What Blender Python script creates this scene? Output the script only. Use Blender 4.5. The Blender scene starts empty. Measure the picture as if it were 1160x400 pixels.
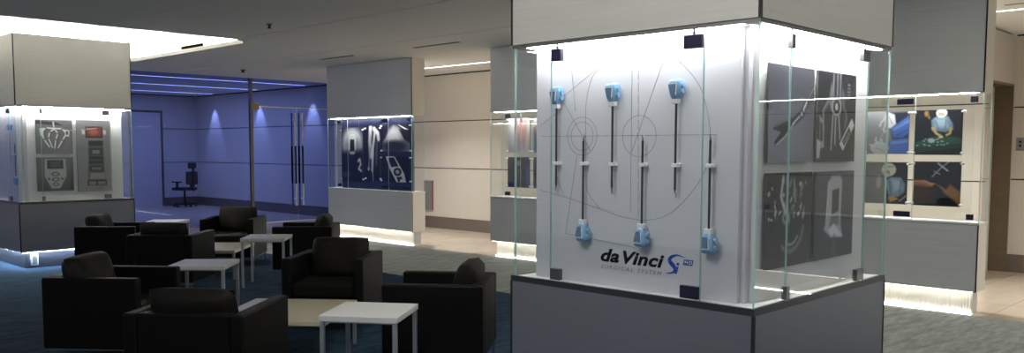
import bpy, bmesh, math, random
import numpy as np
from mathutils import Vector, Matrix

random.seed(7)
rng = np.random.default_rng(11)
scn = bpy.context.scene
COL = scn.collection
PI = math.pi

# ------------------------------------------------------------------ camera, world, exposure
# room axes: +X runs away to the right, +Y runs away to the left, floor at z = 0
F_PX, CY_PX, PITCH, ROLL, YAW = 972.18, 242.01, 0.0746, 0.0018, 0.7699
fw = Vector((math.cos(YAW) * math.cos(PITCH), math.sin(YAW) * math.cos(PITCH), -math.sin(PITCH)))
rt = Vector((math.sin(YAW), -math.cos(YAW), 0))
up = rt.cross(fw)
rt2 = rt * math.cos(ROLL) + up * math.sin(ROLL)
up2 = up * math.cos(ROLL) - rt * math.sin(ROLL)
cd = bpy.data.cameras.new('camera')
cam = bpy.data.objects.new('camera', cd)
COL.objects.link(cam)
m = Matrix((rt2, up2, -fw)).transposed().to_4x4()
m.translation = Vector((0, 0, 1.6))
cam.matrix_world = m
cd.sensor_fit = 'HORIZONTAL'
cd.sensor_width = 36
cd.lens = 36 * F_PX / 1160
cd.shift_y = (CY_PX - 200) / 1160
cd.clip_start = 0.05
cd.clip_end = 200
scn.camera = cam

scn.view_settings.view_transform = 'Standard'
scn.view_settings.look = 'None'
scn.view_settings.exposure = 0.0
scn.view_settings.gamma = 1.0
scn.view_settings.use_curve_mapping = False
scn.cycles.transparent_max_bounces = 40
scn.cycles.max_bounces = 8
scn.cycles.sample_clamp_indirect = 6

wd = bpy.data.worlds.new('world')
scn.world = wd
wd.use_nodes = True
bg = wd.node_tree.nodes['Background']
bg.inputs[0].default_value = (0.92, 0.96, 1.0, 1)
bg.inputs[1].default_value = 0.46

# light levels (emission strengths) of the lamps the lobby has
E_BOARD = 52.0      # strip above the instrument board
E_CASE = 140.0       # strips inside the big display cases
E_FAR = 60.0        # strips inside the cases along the far wall
E_PLINTH = 26.0     # strips under the cases along the far wall
E_LPLINTH = 150.0     # strips under the big cases
E_COVE = 110.0        # coves round the columns
E_SLOT = 5.0        # line of light in the ceiling by the wall


def area(name, loc, direction, sx, sy, power, color=(1, 1, 1), spread=PI):
    l = bpy.data.lights.new(name, 'AREA')
    l.shape = 'RECTANGLE'
    l.size, l.size_y = sx, sy
    l.energy = power
    l.color = color
    l.spread = spread
    o = bpy.data.objects.new(name, l)
    o.location = loc
    o.rotation_euler = Vector(direction).to_track_quat('-Z', 'Y').to_euler()
    COL.objects.link(o)
    return o


# added fill lamp, out of view, that brightens the front case's left face
area('added_fill_lamp', (1.4, 2.6, 3.09), (0, 0, -1), 1.2, 1.2, 42, (1, 0.98, 0.96))
# added lamps, hidden behind the slim cases, to brighten far wall and floor
for yy in (3.7, 8.0, 12.2):
    area('added_fill_lamp', (9.5, yy, 3.09), (0, 0, -1), 0.25, 0.25, 58, (1, 0.985, 0.96), 2.1)
area('added_fill_lamp', (10.9, 0.6, 3.09), (0, 0, -1), 0.3, 0.3, 44, (1, 0.985, 0.96), 2.3)  # added out of view to lift the wall at far right
area('added_fill_lamp', (3.0, -1.6, 3.09), (0, 0, -1), 0.3, 0.3, 20, (1, 0.97, 0.93))  # this and the next: unseen lamps added to light the front case
area('added_fill_lamp', (5.6, -1.6, 3.09), (0, 0, -1), 0.3, 0.3, 20, (1, 0.97, 0.93))
# wall washers in the office behind the blue glass
for yy in (17.7, 20.15, 22.58):
    l = bpy.data.lights.new('wall_washer', 'SPOT')
    l.energy = 125
    l.spot_size = math.radians(52)
    l.spot_blend = 0.6
    l.shadow_soft_size = 0.03
    l.color = (0.9, 0.95, 1)
    o = bpy.data.objects.new('wall_washer', l)
    o.location = (11.22, yy, 3.05)
    o.rotation_euler = Vector((0.12, 0, -1)).to_track_quat('-Z', 'Y').to_euler()
    COL.objects.link(o)
area('office_lamp', (9.2, 20.2, 3.08), (0, 0, -1), 2.5, 5.0, 140, (0.85, 0.93, 1))


# ------------------------------------------------------------------ materials
def s2l(c):
    c = np.asarray(c, float) / 255.0
    return np.where(c <= 0.04045, c / 12.92, ((c + 0.055) / 1.055) ** 2.4)


def rgb(*c):
    return tuple(float(x) for x in s2l(c)) + (1.0,)


def new_mat(name):
    mt = bpy.data.materials.new(name)
    mt.use_nodes = True
    nt = mt.node_tree
    return mt, nt, nt.nodes, nt.links, nt.nodes['Principled BSDF']


def mat(name, col, rough=0.5, metal=0.0, var=0.06, scale=(6, 6, 6), bump=0.0, spec=0.5, noise_scale=5.0):
    """principled surface whose colour wanders a little with a stretched noise"""
    mt, nt, N, L, b = new_mat(name)
    tc = N.new('ShaderNodeTexCoord')
    mp = N.new('ShaderNodeMapping')
    mp.inputs['Scale'].default_value = scale
    nz = N.new('ShaderNodeTexNoise')
    nz.inputs['Scale'].default_value = noise_scale
    nz.inputs['Detail'].default_value = 4
    L.new(tc.outputs['Object'], mp.inputs['Vector'])
    L.new(mp.outputs[0], nz.inputs['Vector'])
    mx = N.new('ShaderNodeMix')
    mx.data_type = 'RGBA'
    a = tuple(max(0, x * (1 - var)) for x in col[:3]) + (1,)
    c = tuple(min(1, x * (1 + var)) for x in col[:3]) + (1,)
    mx.inputs[6].default_value = a
    mx.inputs[7].default_value = c
    L.new(nz.outputs[0], mx.inputs[0])
    L.new(mx.outputs[2], b.inputs['Base Color'])
    b.inputs['Roughness'].default_value = rough
    b.inputs['Metallic'].default_value = metal
    b.inputs['Specular IOR Level'].default_value = spec
    if bump:
        bp = N.new('ShaderNodeBump')
        bp.inputs['Strength'].default_value = bump
        bp.inputs['Distance'].default_value = 0.005
        L.new(nz.outputs[0], bp.inputs['Height'])
        L.new(bp.outputs[0], b.inputs['Normal'])
    return mt


def emit(name, col, strength):
    mt, nt, N, L, b = new_mat(name)
    e = N.new('ShaderNodeEmission')
    e.inputs[0].default_value = tuple(col) + (1,)
    e.inputs[1].default_value = strength
    L.new(e.outputs[0], N['Material Output'].inputs[0])
    return mt


def glass(name, tint, refl=1.0, extra=0.0):
    mt, nt, N, L, b = new_mat(name)
    t = N.new('ShaderNodeBsdfTransparent')
    t.inputs[0].default_value = tuple(tint) + (1,)
    g = N.new('ShaderNodeBsdfGlossy')
    g.inputs['Roughness'].default_value = 0.01
    fr = N.new('ShaderNodeFresnel')
    geo = N.new('ShaderNodeNewGeometry')
    ior = N.new('ShaderNodeMapRange')       # the same reflectance on the way out as on the way in
    ior.inputs['To Min'].default_value = 1.45
    ior.inputs['To Max'].default_value = 1 / 1.45
    L.new(geo.outputs['Backfacing'], ior.inputs['Value'])
    L.new(ior.outputs[0], fr.inputs[0])
    ml = N.new('ShaderNodeMath')
    ml.operation = 'MULTIPLY_ADD'
    ml.inputs[1].default_value = refl
    ml.inputs[2].default_value = extra
    mx = N.new('ShaderNodeMixShader')
    L.new(fr.outputs[0], ml.inputs[0])
    L.new(ml.outputs[0], mx.inputs[0])
    L.new(t.outputs[0], mx.inputs[1])
    L.new(g.outputs[0], mx.inputs[2])
    L.new(mx.outputs[0], N['Material Output'].inputs[0])
    return mt


def glass_edge(name, col):
    mt, nt, N, L, b = new_mat(name)
    t = N.new('ShaderNodeBsdfTranslucent')
    t.inputs[0].default_value = col
    d = N.new('ShaderNodeBsdfDiffuse')
    d.inputs[0].default_value = col
    mx = N.new('ShaderNodeMixShader')
    mx.inputs[0].default_value = 0.5
    L.new(t.outputs[0], mx.inputs[1])
    L.new(d.outputs[0], mx.inputs[2])
    L.new(mx.outputs[0], N['Material Output'].inputs[0])
    return mt


def vcol_mat(name, rough=0.35):
    mt, nt, N, L, b = new_mat(name)
    a = N.new('ShaderNodeVertexColor')
    a.layer_name = 'Print'
    L.new(a.outputs[0], b.inputs['Base Color'])
    b.inputs['Roughness'].default_value = rough
    b.inputs['Specular IOR Level'].default_value = 0.35
    return mt


M = {}
M['brushed'] = mat('brushed laminate', rgb(198, 197, 192), 0.45, 0.15, 0.10, (0.6, 0.6, 30), 0.02, noise_scale=3)
M['steel'] = mat('satin grey panel', rgb(214, 215, 215), 0.38, 0.2, 0.14, (0.4, 0.4, 22), 0.015, noise_scale=3)
M['frame'] = mat('grey aluminium', rgb(120, 120, 118), 0.4, 0.6)
M['darkframe'] = mat('dark grey aluminium', rgb(62, 63, 70), 0.4, 0.5)
M['baseshaded'] = mat('shade toned laminate', rgb(112, 115, 124), 0.45, 0.2, 0.10, (0.5, 0.5, 26), 0.015, noise_scale=3)  # same laminate as the upper housing, its shade put into the colour
M['void'] = mat('black opening', (0.0008, 0.0008, 0.0008, 1), 1.0, spec=0.0)
M['gap'] = mat('dark joint', rgb(22, 22, 30), 0.7)
M['white'] = mat('white laminate', rgb(226, 226, 226), 0.45, 0, 0.02)
M['boardw'] = mat('pale lilac grey board', rgb(205, 205, 212), 0.5, 0, 0.02)
M['beige'] = mat('cream lacquer', rgb(226, 221, 209), 0.5, 0, 0.03)
M['wallbeige'] = mat('beige wall panel', rgb(211, 203, 191), 0.5, 0, 0.03, (1, 1, 1))
M['brownbase'] = mat('brown stone skirting', rgb(112, 100, 90), 0.4, 0, 0.12, (2, 2, 8))
M['brownjamb'] = mat('bronze metal', rgb(118, 102, 84), 0.35, 0.3, 0.15, (1, 1, 3))
M['ceil'] = mat('ceiling paint', rgb(236, 235, 232), 0.85, 0, 0.03, (1, 1, 1))
M['plenum'] = mat('dark void paint', rgb(26, 26, 28), 0.9)
M['covewhite'] = mat('cove white paint', rgb(238, 236, 228), 0.8, 0, 0.01)
M['glass'] = glass('clear glass', (0.975, 0.988, 0.985), 1.0)
M['glassedge'] = glass_edge('green glass edge', rgb(186, 218, 216))
M['blueglass'] = glass('blue film glass', (0.365, 0.425, 0.74), 0.35)
M['plinth'] = mat('fluted pale plinth', rgb(205, 203, 195), 0.4, 0, 0.04)
M['led'] = emit('led strip', (1.0, 0.99, 0.97), E_CASE)
M['ledboard'] = emit('led strip over board', (1.0, 0.99, 0.97), E_BOARD)
M['ledcovefront'] = emit('front cove led strip', (1.0, 0.985, 0.93), E_COVE * 0.55)
M['ledfar'] = emit('led strip far cases', (1.0, 0.985, 0.94), E_FAR)
M['ledplinth'] = emit('led plinth strip', (1.0, 0.96, 0.86), E_PLINTH)
M['ledfoot'] = emit('led foot strip', (1.0, 0.97, 0.90), 19.0)
M['ledblue'] = emit('cool led plinth strip', (0.58, 0.77, 1.0), E_LPLINTH)
M['ledcove'] = emit('cove led strip', (1.0, 0.985, 0.93), E_COVE)
M['ledslot'] = emit('ceiling slot light', (1.0, 0.95, 0.86), E_SLOT)
M['ledoffice'] = emit('office slot light', (1.0, 1.0, 1.0), 8.0)
M['leather'] = mat('charcoal leather', rgb(15, 14, 13), 0.55, 0, 0.25, (8, 8, 8), 0.08, spec=0.1)
M['cushion'] = mat('dark grey cushion leather', rgb(22, 20, 18), 0.6, 0, 0.3, (10, 10, 10), 0.25, spec=0.12)
M['chrome'] = mat('chrome', rgb(190, 192, 196), 0.22, 0.95)
M['tablewhite'] = mat('white table laminate', rgb(214, 214, 214), 0.45, 0, 0.03, spec=0.3)
M['tablebeige'] = mat('cream table laminate', rgb(212, 204, 178), 0.25, 0, 0.04)
M['legwhite'] = mat('pale grey steel', rgb(190, 192, 196), 0.3, 0.7)
M['satin'] = mat('satin steel', rgb(222, 222, 218), 0.4, 0.1)
M['black'] = mat('black rubber', rgb(20, 20, 22), 0.5)
M['navy'] = mat('navy backing panel', rgb(22, 24, 54), 0.4, 0, 0.1)
M['clip'] = mat('dark violet steel clip', rgb(58, 56, 82), 0.3, 0.7, 0.25, (30, 30, 30))
M['clipgrey'] = mat('grey steel clip', rgb(110, 110, 114), 0.3, 0.8, 0.2, (30, 30, 30))
M['blueplastic'] = mat('light blue plastic', rgb(116, 160, 198), 0.3, 0, 0.08, (20, 20, 20))
M['blueplate'] = mat('mid blue plastic', rgb(84, 120, 156), 0.35, 0, 0.08)
M['whiteplastic'] = mat('white plastic', rgb(236, 238, 240), 0.35)
M['ink'] = mat('thin grey ink line', rgb(104, 108, 120), 0.6)
M['inkblack'] = mat('black lettering', rgb(12, 12, 15), 0.6, spec=0.2)
M['inkblue'] = mat('blue lettering', rgb(34, 72, 168), 0.5)
M['inkgrey'] = mat('grey lettering', rgb(122, 124, 132), 0.5)
M['printedge'] = mat('print edge', rgb(70, 70, 76), 0.5)
M['print'] = vcol_mat('photo print')
M['bronze'] = mat('gold brass', rgb(186, 148, 82), 0.35, 0.6)
M['red'] = mat('dull red paint', rgb(140, 70, 72), 0.5)
M['greyplate'] = mat('grey metal plate', rgb(140, 138, 136), 0.45, 0.3)
M['officechair'] = mat('office chair fabric', rgb(40, 40, 46), 0.8, 0, 0.2)


def carpet_mat(name, a, b):
    mt, nt, N, L, bs = new_mat(name)
    tc = N.new('ShaderNodeTexCoord')
    mp = N.new('ShaderNodeMapping')
    mp.inputs['Scale'].default_value = (1.2, 5.0, 1)
    mp.inputs['Rotation'].default_value = (0, 0, math.radians(40))
    n1 = N.new('ShaderNodeTexNoise')
    n1.inputs['Scale'].default_value = 2.6
    n1.inputs['Detail'].default_value = 8
    n1.inputs['Roughness'].default_value = 0.7
    n2 = N.new('ShaderNodeTexNoise')
    n2.inputs['Scale'].default_value = 180
    L.new(tc.outputs['Object'], mp.inputs[0])
    L.new(mp.outputs[0], n1.inputs['Vector'])
    L.new(tc.outputs['Object'], n2.inputs['Vector'])
    rp = N.new('ShaderNodeValToRGB')
    rp.color_ramp.elements[0].position = 0.34
    rp.color_ramp.elements[1].position = 0.66
    rp.color_ramp.elements[0].color = a
    rp.color_ramp.elements[1].color = b
    L.new(n1.outputs[0], rp.inputs[0])
    L.new(rp.outputs[0], bs.inputs['Base Color'])
    bs.inputs['Roughness'].default_value = 0.95
    bs.inputs['Specular IOR Level'].default_value = 0.1
    bp = N.new('ShaderNodeBump')
    bp.inputs['Strength'].default_value = 0.5
    bp.inputs['Distance'].default_value = 0.004
    L.new(n2.outputs[0], bp.inputs['Height'])
    L.new(bp.outputs[0], bs.inputs['Normal'])
    return mt


M['carpetblue'] = carpet_mat('blue carpet', rgb(14, 30, 45), rgb(46, 70, 94))
M['carpetgrey'] = carpet_mat('grey carpet', rgb(124, 129, 127), rgb(168, 171, 165))


def tile_mat(name):
    mt, nt, N, L, bs = new_mat(name)
    tc = N.new('ShaderNodeTexCoord')
    br = N.new('ShaderNodeTexBrick')
    br.offset = 0.0
    br.inputs['Scale'].default_value = 1.0
    br.inputs['Brick Width'].default_value = 0.9
    br.inputs['Row Height'].default_value = 0.6
    br.inputs['Mortar Size'].default_value = 0.004
    br.inputs['Color1'].default_value = rgb(206, 192, 172)
    br.inputs['Color2'].default_value = rgb(198, 183, 163)
    br.inputs['Mortar'].default_value = rgb(150, 138, 122)
    L.new(tc.outputs['Object'], br.inputs['Vector'])
    nz = N.new('ShaderNodeTexNoise')
    nz.inputs['Scale'].default_value = 1.6
    nz.inputs['Detail'].default_value = 8
    mp = N.new('ShaderNodeMapping')
    mp.inputs['Scale'].default_value = (1, 4, 1)
    L.new(tc.outputs['Object'], mp.inputs[0])
    L.new(mp.outputs[0], nz.inputs['Vector'])
    mx = N.new('ShaderNodeMix')
    mx.data_type = 'RGBA'
    mx.blend_type = 'MULTIPLY'
    mx.inputs[0].default_value = 0.25
    L.new(br.outputs[0], mx.inputs[6])
    L.new(nz.outputs[0], mx.inputs[7])
    L.new(mx.outputs[2], bs.inputs['Base Color'])
    bs.inputs['Roughness'].default_value = 0.22
    return mt


M['tile'] = tile_mat('beige stone tile')


# ------------------------------------------------------------------ mesh helpers
class MB:
    def __init__(self):
        self.v, self.f, self.mi = [], [], []

    def add(self, vs, fs, mi=0):
        o = len(self.v)
        self.v += [tuple(x) for x in vs]
        self.f += [tuple(i + o for i in f) for f in fs]
        self.mi += [mi] * len(fs)

    def box(self, a, b, mi=0):
        x0, y0, z0 = (min(a[i], b[i]) for i in range(3))
        x1, y1, z1 = (max(a[i], b[i]) for i in range(3))
        vs = [(x0, y0, z0), (x1, y0, z0), (x1, y1, z0), (x0, y1, z0), (x0, y0, z1), (x1, y0, z1), (x1, y1, z1), (x0, y1, z1)]
        self.add(vs, [(0, 3, 2, 1), (4, 5, 6, 7), (0, 1, 5, 4), (1, 2, 6, 5), (2, 3, 7, 6), (3, 0, 4, 7)], mi)

    def pane(self, a, b, axis, mi_face=0, mi_edge=1):
        """glass pane: faces across `axis` are glass, the four narrow sides are edge"""
        n = len(self.f)
        self.box(a, b)
        order = [2, 2, 1, 0, 1, 0]
        for k in range(6):
            self.mi[n + k] = mi_face if order[k] == axis else mi_edge

    def cyl(self, p, q, r, n=12, mi=0, r2=None, cap=True):
        p, q = Vector(p), Vector(q)
        d = (q - p).normalized()
        a = d.orthogonal().normalized()
        b = d.cross(a)
        r2 = r if r2 is None else r2
        vs = []
        for c, rr in ((p, r), (q, r2)):
            for k in range(n):
                t = 2 * PI * k / n
                vs.append(c + (a * math.cos(t) + b * math.sin(t)) * rr)
        fs = [(k, (k + 1) % n, n + (k + 1) % n, n + k) for k in range(n)]
        if cap:
            fs += [tuple(range(n - 1, -1, -1)), tuple(range(n, 2 * n))]
        self.add(vs, fs, mi)

    def prism(self, pts, ext, mi=0):
        """polygon of 3-D points extruded along ext"""
        n = len(pts)
        e = Vector(ext)
        vs = [Vector(p) for p in pts] + [Vector(p) + e for p in pts]
        fs = [tuple(range(n - 1, -1, -1)), tuple(range(n, 2 * n))]
        fs += [(k, (k + 1) % n, n + (k + 1) % n, n + k) for k in range(n)]
        self.add(vs, fs, mi)

    def build(self, name, mats, parent=None, bevel=0.0, seg=2, smooth=False, subsurf=0):
        me = bpy.data.meshes.new(name)
        me.from_pydata(self.v, [], self.f)
        if not isinstance(mats, (list, tuple)):
            mats = [mats]
        for x in mats:
            me.materials.append(x)
        me.polygons.foreach_set('material_index', self.mi)
        bm = bmesh.new()
        bm.from_mesh(me)
        bmesh.ops.recalc_face_normals(bm, faces=bm.faces)
        bm.to_mesh(me)
        bm.free()
        if smooth:
            me.shade_smooth()
        me.update()
        o = bpy.data.objects.new(name, me)
        COL.objects.link(o)
        if parent is not None:
            o.parent = parent
        if bevel:
            md = o.modifiers.new('bevel', 'BEVEL')
            md.width = bevel
            md.segments = seg
            md.limit_method = 'ANGLE'
            if not smooth:
                me.shade_smooth()
                md.harden_normals = True
        if subsurf:
            md = o.modifiers.new('sub', 'SUBSURF')
            md.levels = md.render_levels = subsurf
        return o


def tag(o, label, cat, group=None, kind=None):
    o['label'] = label
    o['category'] = cat
    if group:
        o['group'] = group
    if kind:
        o['kind'] = kind
    return o


def thing(name, label, cat, loc=(0, 0, 0), rz=0.0, group=None):
    o = bpy.data.objects.new(name, None)
    o.empty_display_size = 0.1
    o.location = loc
    o.rotation_euler = (0, 0, rz)
    COL.objects.link(o)
    return tag(o, label, cat, group)


def struct(o, label=None, cat='structure'):
    o['kind'] = 'structure'
    if label:
        o['label'] = label
        o['category'] = cat
    return o


def box(name, a, b, mt, parent=None, bevel=0.0):
    q = MB()
    q.box(a, b)
    return q.build(name, mt, parent, bevel)


def copy_tree(o, parent=None):
    c = o.copy()
    COL.objects.link(c)
    if parent is not None:
        c.parent = parent
    for ch in list(o.children):
        copy_tree(ch, c)
    return c


# ------------------------------------------------------------------ the room shell
ZC = 3.10           # ceiling
ZU = 2.153          # underside of the upper housings
ZT = 0.897          # case floor
ZB = 0.226          # underside of the bases
XW = 11.45          # far wall
YG = 16.8           # blue glass wall
YO = 23.75          # end wall of the office

struct(box('floor', (-5, -6, -0.12), (13.2, 24.2, 0.0), M['tile']), 'beige stone tiled floor', 'floor')

cov_L = (2.42, 6.20, 11.0, 15.35)     # x0, x1, y0, y1
cov_S = (2.30, 6.08, 0.45, 4.73)


def ceiling():
    holes = [cov_L, cov_S, (10.405, 10.445, -3, 13.2)]
    for xs in (2.5, 4.2, 5.9, 7.63):
        holes.append((xs - 0.009, xs + 0.009, -6, YG))
    for (a, b) in ((11.5, 12.4), (9.0, 9.97), (6.5, 7.4), (4.0, 4.9)):
        holes.append((8.185, 8.225, a, b))
    holes.append((10.0, 10.04, 2.3, 2.62))
    for yy in (17.80, 20.0, 22.4):
        holes.append((7.0, 11.3, yy - 0.012, yy + 0.012))
    xs = sorted({-5.0, 13.2} | {h[0] for h in holes} | {h[1] for h in holes})
    ys = sorted({-6.0, 24.2} | {h[2] for h in holes} | {h[3] for h in holes})
    q = MB()
    for i in range(len(xs) - 1):
        # merge along y
        run = None
        for j in range(len(ys) - 1):
            cx, cy = (xs[i] + xs[i + 1]) / 2, (ys[j] + ys[j + 1]) / 2
            solid = not any(h[0] < cx < h[1] and h[2] < cy < h[3] for h in holes)
            if solid and run is None:
                run = ys[j]
            if not solid and run is not None:
                q.box((xs[i], run, ZC), (xs[i + 1], ys[j], ZC + 0.03))
                run = None
        if run is not None:
            q.box((xs[i], run, ZC), (xs[i + 1], ys[-1], ZC + 0.03))
    o = struct(q.build('ceiling', M['ceil']), 'grey ceiling with narrow seams', 'ceiling')
    # dark void above, with openings over the coves
    p = MB()
    hx = sorted({-5.0, 13.2, cov_L[0] - .2, cov_L[1] + .2, cov_S[0] - .2, cov_S[1] + .2})
    hy = sorted({-6.0, 24.2, cov_L[2] - .2, cov_L[3] + .2, cov_S[2] - .2, cov_S[3] + .2})
    for i in range(len(hx) - 1):
        for j in range(len(hy) - 1):
            cx, cy = (hx[i] + hx[i + 1]) / 2, (hy[j] + hy[j + 1]) / 2
            if any(c[0] - .2 < cx < c[1] + .2 and c[2] - .2 < cy < c[3] + .2 for c in (cov_L, cov_S)):
                continue
            p.box((hx[i], hy[j], ZC + 0.12), (hx[i + 1], hy[j + 1], ZC + 0.16))
    v = p.build('ceiling_void', M['plenum'], o)


ceiling()


def cove(c, strip_mt):
    """a raised ceiling coffer round a column; lip, ledge with hidden strips, side walls, top"""
    x0, x1, y0, y1 = c
    zt = ZC + 0.42
    g = 0.14            # ledge depth behind the lip
    r = 0.45
    o = MB()
    # lip fascia
    for a, b in (((x0 - .02, y0 - .02), (x1 + .02, y0 + .004)), ((x0 - .02, y1 - .004), (x1 + .02, y1 + .02)),
                 ((x0 - .02, y0 + .004), (x0 + .004, y1 - .004)), ((x1 - .004, y0 + .004), (x1 + .02, y1 - .004))):
        o.box((a[0], a[1], ZC - 0.001), (b[0], b[1], ZC + 0.06))
    # ledge
    for a, b in (((x0 - g, y0 - g), (x1 + g, y0)), ((x0 - g, y1), (x1 + g, y1 + g)),
                 ((x0 - g, y0), (x0, y1)), ((x1, y0), (x1 + g, y1))):
        o.box((a[0], a[1], ZC + 0.03), (b[0], b[1], ZC + 0.035))
    # outer walls and top
    for a, b in (((x0 - g - .02, y0 - g - .02), (x1 + g + .02, y0 - g)), ((x0 - g - .02, y1 + g), (x1 + g + .02, y1 + g + .02)),
                 ((x0 - g - .02, y0 - g), (x0 - g, y1 + g)), ((x1 + g, y0 - g), (x1 + g + .02, y1 + g))):
        o.box((a[0], a[1], ZC + 0.03), (b[0], b[1], zt))
    o.box((x0 - g - .02, y0 - g - .02, zt), (x1 + g + .02, y1 + g + .02, zt + .02))
    # rounded corners of the opening
    for sx, sy, cx, cy in ((1, 1, x0, y0), (-1, 1, x1, y0), (1, -1, x0, y1), (-1, -1, x1, y1)):
        pts = [(cx, cy, ZC)]
        for k in range(9):
            t = k / 8 * PI / 2
            pts.append((cx + sx * r * (1 - math.sin(t)), cy + sy * r * (1 - math.cos(t)), ZC))
        o.prism(pts, (0, 0, 0.06))
    b = struct(o.build('ceiling_cove', M['covewhite']), 'white lit ceiling cove around column', 'ceiling cove')
    s = MB()
    h = g * 0.5
    for a, e in (((x0, y0 - h - .02), (x1, y0 - h + .02)), ((x0, y1 + h - .02), (x1, y1 + h + .02)),
                 ((x0 - h - .02, y0), (x0 - h + .02, y1)), ((x1 + h - .02, y0), (x1 + h + .02, y1))):
        s.box((a[0], a[1], ZC + 0.04), (e[0], e[1], ZC + 0.055))
    s.build('light_strip', strip_mt, b)
    return b


cl = cove(cov_L, M['ledcove'])
cs = cove(cov_S, M['ledcovefront'])
cs['label'] = 'white lit ceiling cove above the large front column'
cl['label'] = 'white lit ceiling cove at upper left around column'
# grille in the side of the left cove
gq = MB()
gq.box((6.325, 12.83, 3.175), (6.34, 13.57, 3.235))
gr = gq.build('ceiling_vent', M['void'])
tag(gr, 'black slot vent in the side of the bright left cove', 'vent')

# line of light in the ceiling
sl = MB()
sl.box((10.405, -3, ZC - 0.004), (10.445, 13.2, ZC + 0.01))
struct(sl.build('ceiling_light_slot', M['ledslot']), 'thin line of light in the ceiling along far wall', 'light')
ol = MB()
for yy in (17.80, 20.0, 22.4):
    ol.box((7.0, yy - 0.012, ZC - 0.002), (11.3, yy + 0.012, ZC + 0.01))
struct(ol.build('office_light_slot', M['ledoffice']), 'thin light lines in office ceiling behind blue glass', 'light')

# long dark slot vents in the ceiling
for k, (a, b, lb) in enumerate(((11.5, 12.4, 'long dark slot vent in ceiling left of far display cases'),
                                (9.0, 9.97, 'long dark slot vent in ceiling above gap between far cases'))):
    t = MB()
    for dx in (0.0, 0.04):
        t.box((8.18 + dx, a, ZC - 0.006), (8.19 + dx, b, ZC + 0.03))
    t.box((8.18, a - .01, ZC - 0.006), (8.23, a, ZC + 0.03))
    t.box((8.18, b, ZC - 0.006), (8.23, b + .01, ZC + 0.03))
    e = thing('ceiling_vent', lb, 'vent', (0, 0, 0), 0, 'ceiling slot vents')
    t.build('frame', M['frame'], e)
    bl = MB()
    bl.box((8.2, a, ZC + 0.0), (8.21, b, ZC + 0.03))
    bl.build('blade', M['black'], e)
t = MB()
t.box((9.995, 2.3, ZC - 0.005), (10.045, 2.62, ZC + .02))
tag(t.build('ceiling_vent', M['greyplate']), 'short slot vent in ceiling at far upper right', 'vent')


def fixture(loc, label, name, cat, r=0.045):
    e = thing(name, label, cat, loc)
    q = MB()
    q.cyl((0, 0, 0), (0, 0, -0.012), r, 16)
    q.build('ceiling_plate', M['frame'], e)
    q = MB()
    q.cyl((0, 0, -0.012), (0, 0, -0.05), r * 0.45, 10, r2=r * 0.35)
    q.cyl((0, 0, -0.05), (0, 0, -0.055), r * 0.7, 10)
    q.build('nozzle', M['black'], e)


fixture((5.47, 9.37, ZC), 'small dark sprinkler head in ceiling between two seams', 'sprinkler', 'sprinkler', 0.035)
fixture((8.24, 15.1, ZC), 'dark ceiling sensor in front of the blue glass wall', 'ceiling_sensor', 'sensor', 0.06)


# far wall: panels with dark horizontal joints, skirting, and shadow gap at the ceiling
def panel_wall(name, segs, thick_dir, label):
    """segs: list of (a, b) boxes footprint ((x0,y0),(x1,y1))"""
    q = MB()
    g = MB()
    k = MB()
    for (x0, y0), (x1, y1) in segs:
        for z0, z1 in ((0.235, 1.212), (1.228, 2.152), (2.168, 3.075)):
            q.box((x0, y0, z0), (x1, y1, z1))
        dx, dy = thick_dir
        ex, ey = dx * 0.03, dy * 0.03
        g.box((x0 + ex, y0 + ey, 0.0), (x1 + ex * 2, y1 + ey * 2, ZC))
        k.box((x0 - dx * 0.006, y0 - dy * 0.006, 0.0), (x1, y1, 0.235))
    o = struct(q.build(name, M['wallbeige'], None, 0.003, 1), label, 'wall')
    j = g.build('joint', M['gap'], o)
    return o, k


w, k = panel_wall('wall_far', [((XW, 3.401), (XW + 0.03, YO))], (1, 0), 'beige panelled far wall with dark joints')
struct(k.build('baseboard_far', M['brownbase']), 'brown stone skirting of far wall', 'baseboard')
w, k = panel_wall('wall_right', [((12.65, -5), (12.68, 3.15))], (1, 0), 'beige panelled wall at far right')
struct(k.build('baseboard_right', M['brownbase']), 'brown skirting at far right', 'baseboard')
w, k = panel_wall('wall_office', [((2.0, YO), (XW, YO + 0.03))], (0, 1), 'office end wall behind blue glass')
struct(k.build('baseboard_office', M['brownbase']), 'dark skirting in the office', 'baseboard')
# short return wall with the lift doorway
rq = MB()
for za, zb_ in ((0, 1.212), (1.228, 2.152), (2.168, ZC - .025)):
    rq.box((XW, 3.15, za), (11.62, 3.40, zb_))
rq.box((11.62, 3.15, 2.46), (12.65, 3.40, ZC - .025))
struct(rq.build('wall_return', M['wallbeige']), 'short beige wall beside lift doorway', 'wall')
box('joint', (XW + .01, 3.16, 0), (11.61, 3.395, ZC), M['gap'], bpy.data.objects['wall_return'])
dr = MB()
dr.box((11.62, 3.37, 0), (12.62, 3.40, 2.46))
d1 = struct(dr.build('door_1', M['beige']), 'pale lift door at far right', 'door')
q = MB()
q.box((11.62, 3.15, 2.43), (12.65, 3.37, 2.46))
q.box((12.62, 3.15, 0), (12.65, 3.37, 2.43))
q.build('door_frame', M['brownjamb'], d1)
q = MB()
q.box((12.36, 3.362, 0.17), (12.385, 3.371, 2.35))
q.build('door_joint', M['gap'], d1)
# lift call plate
e = thing('call_panel', 'grey metal call plate on wall at far right edge', 'call panel', (12.65, 3.05, 1.68))
box('plate', (-0.008, -0.05, -0.085), (0, 0.05, 0.085), M['greyplate'], e, 0.002)
q = MB()
q.cyl((-0.008, 0, 0.03), (-0.014, 0, 0.03), 0.016)
q.cyl((-0.008, 0, -0.02), (-0.014, 0, -0.02), 0.016)
q.build('button', M['black'], e)
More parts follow.
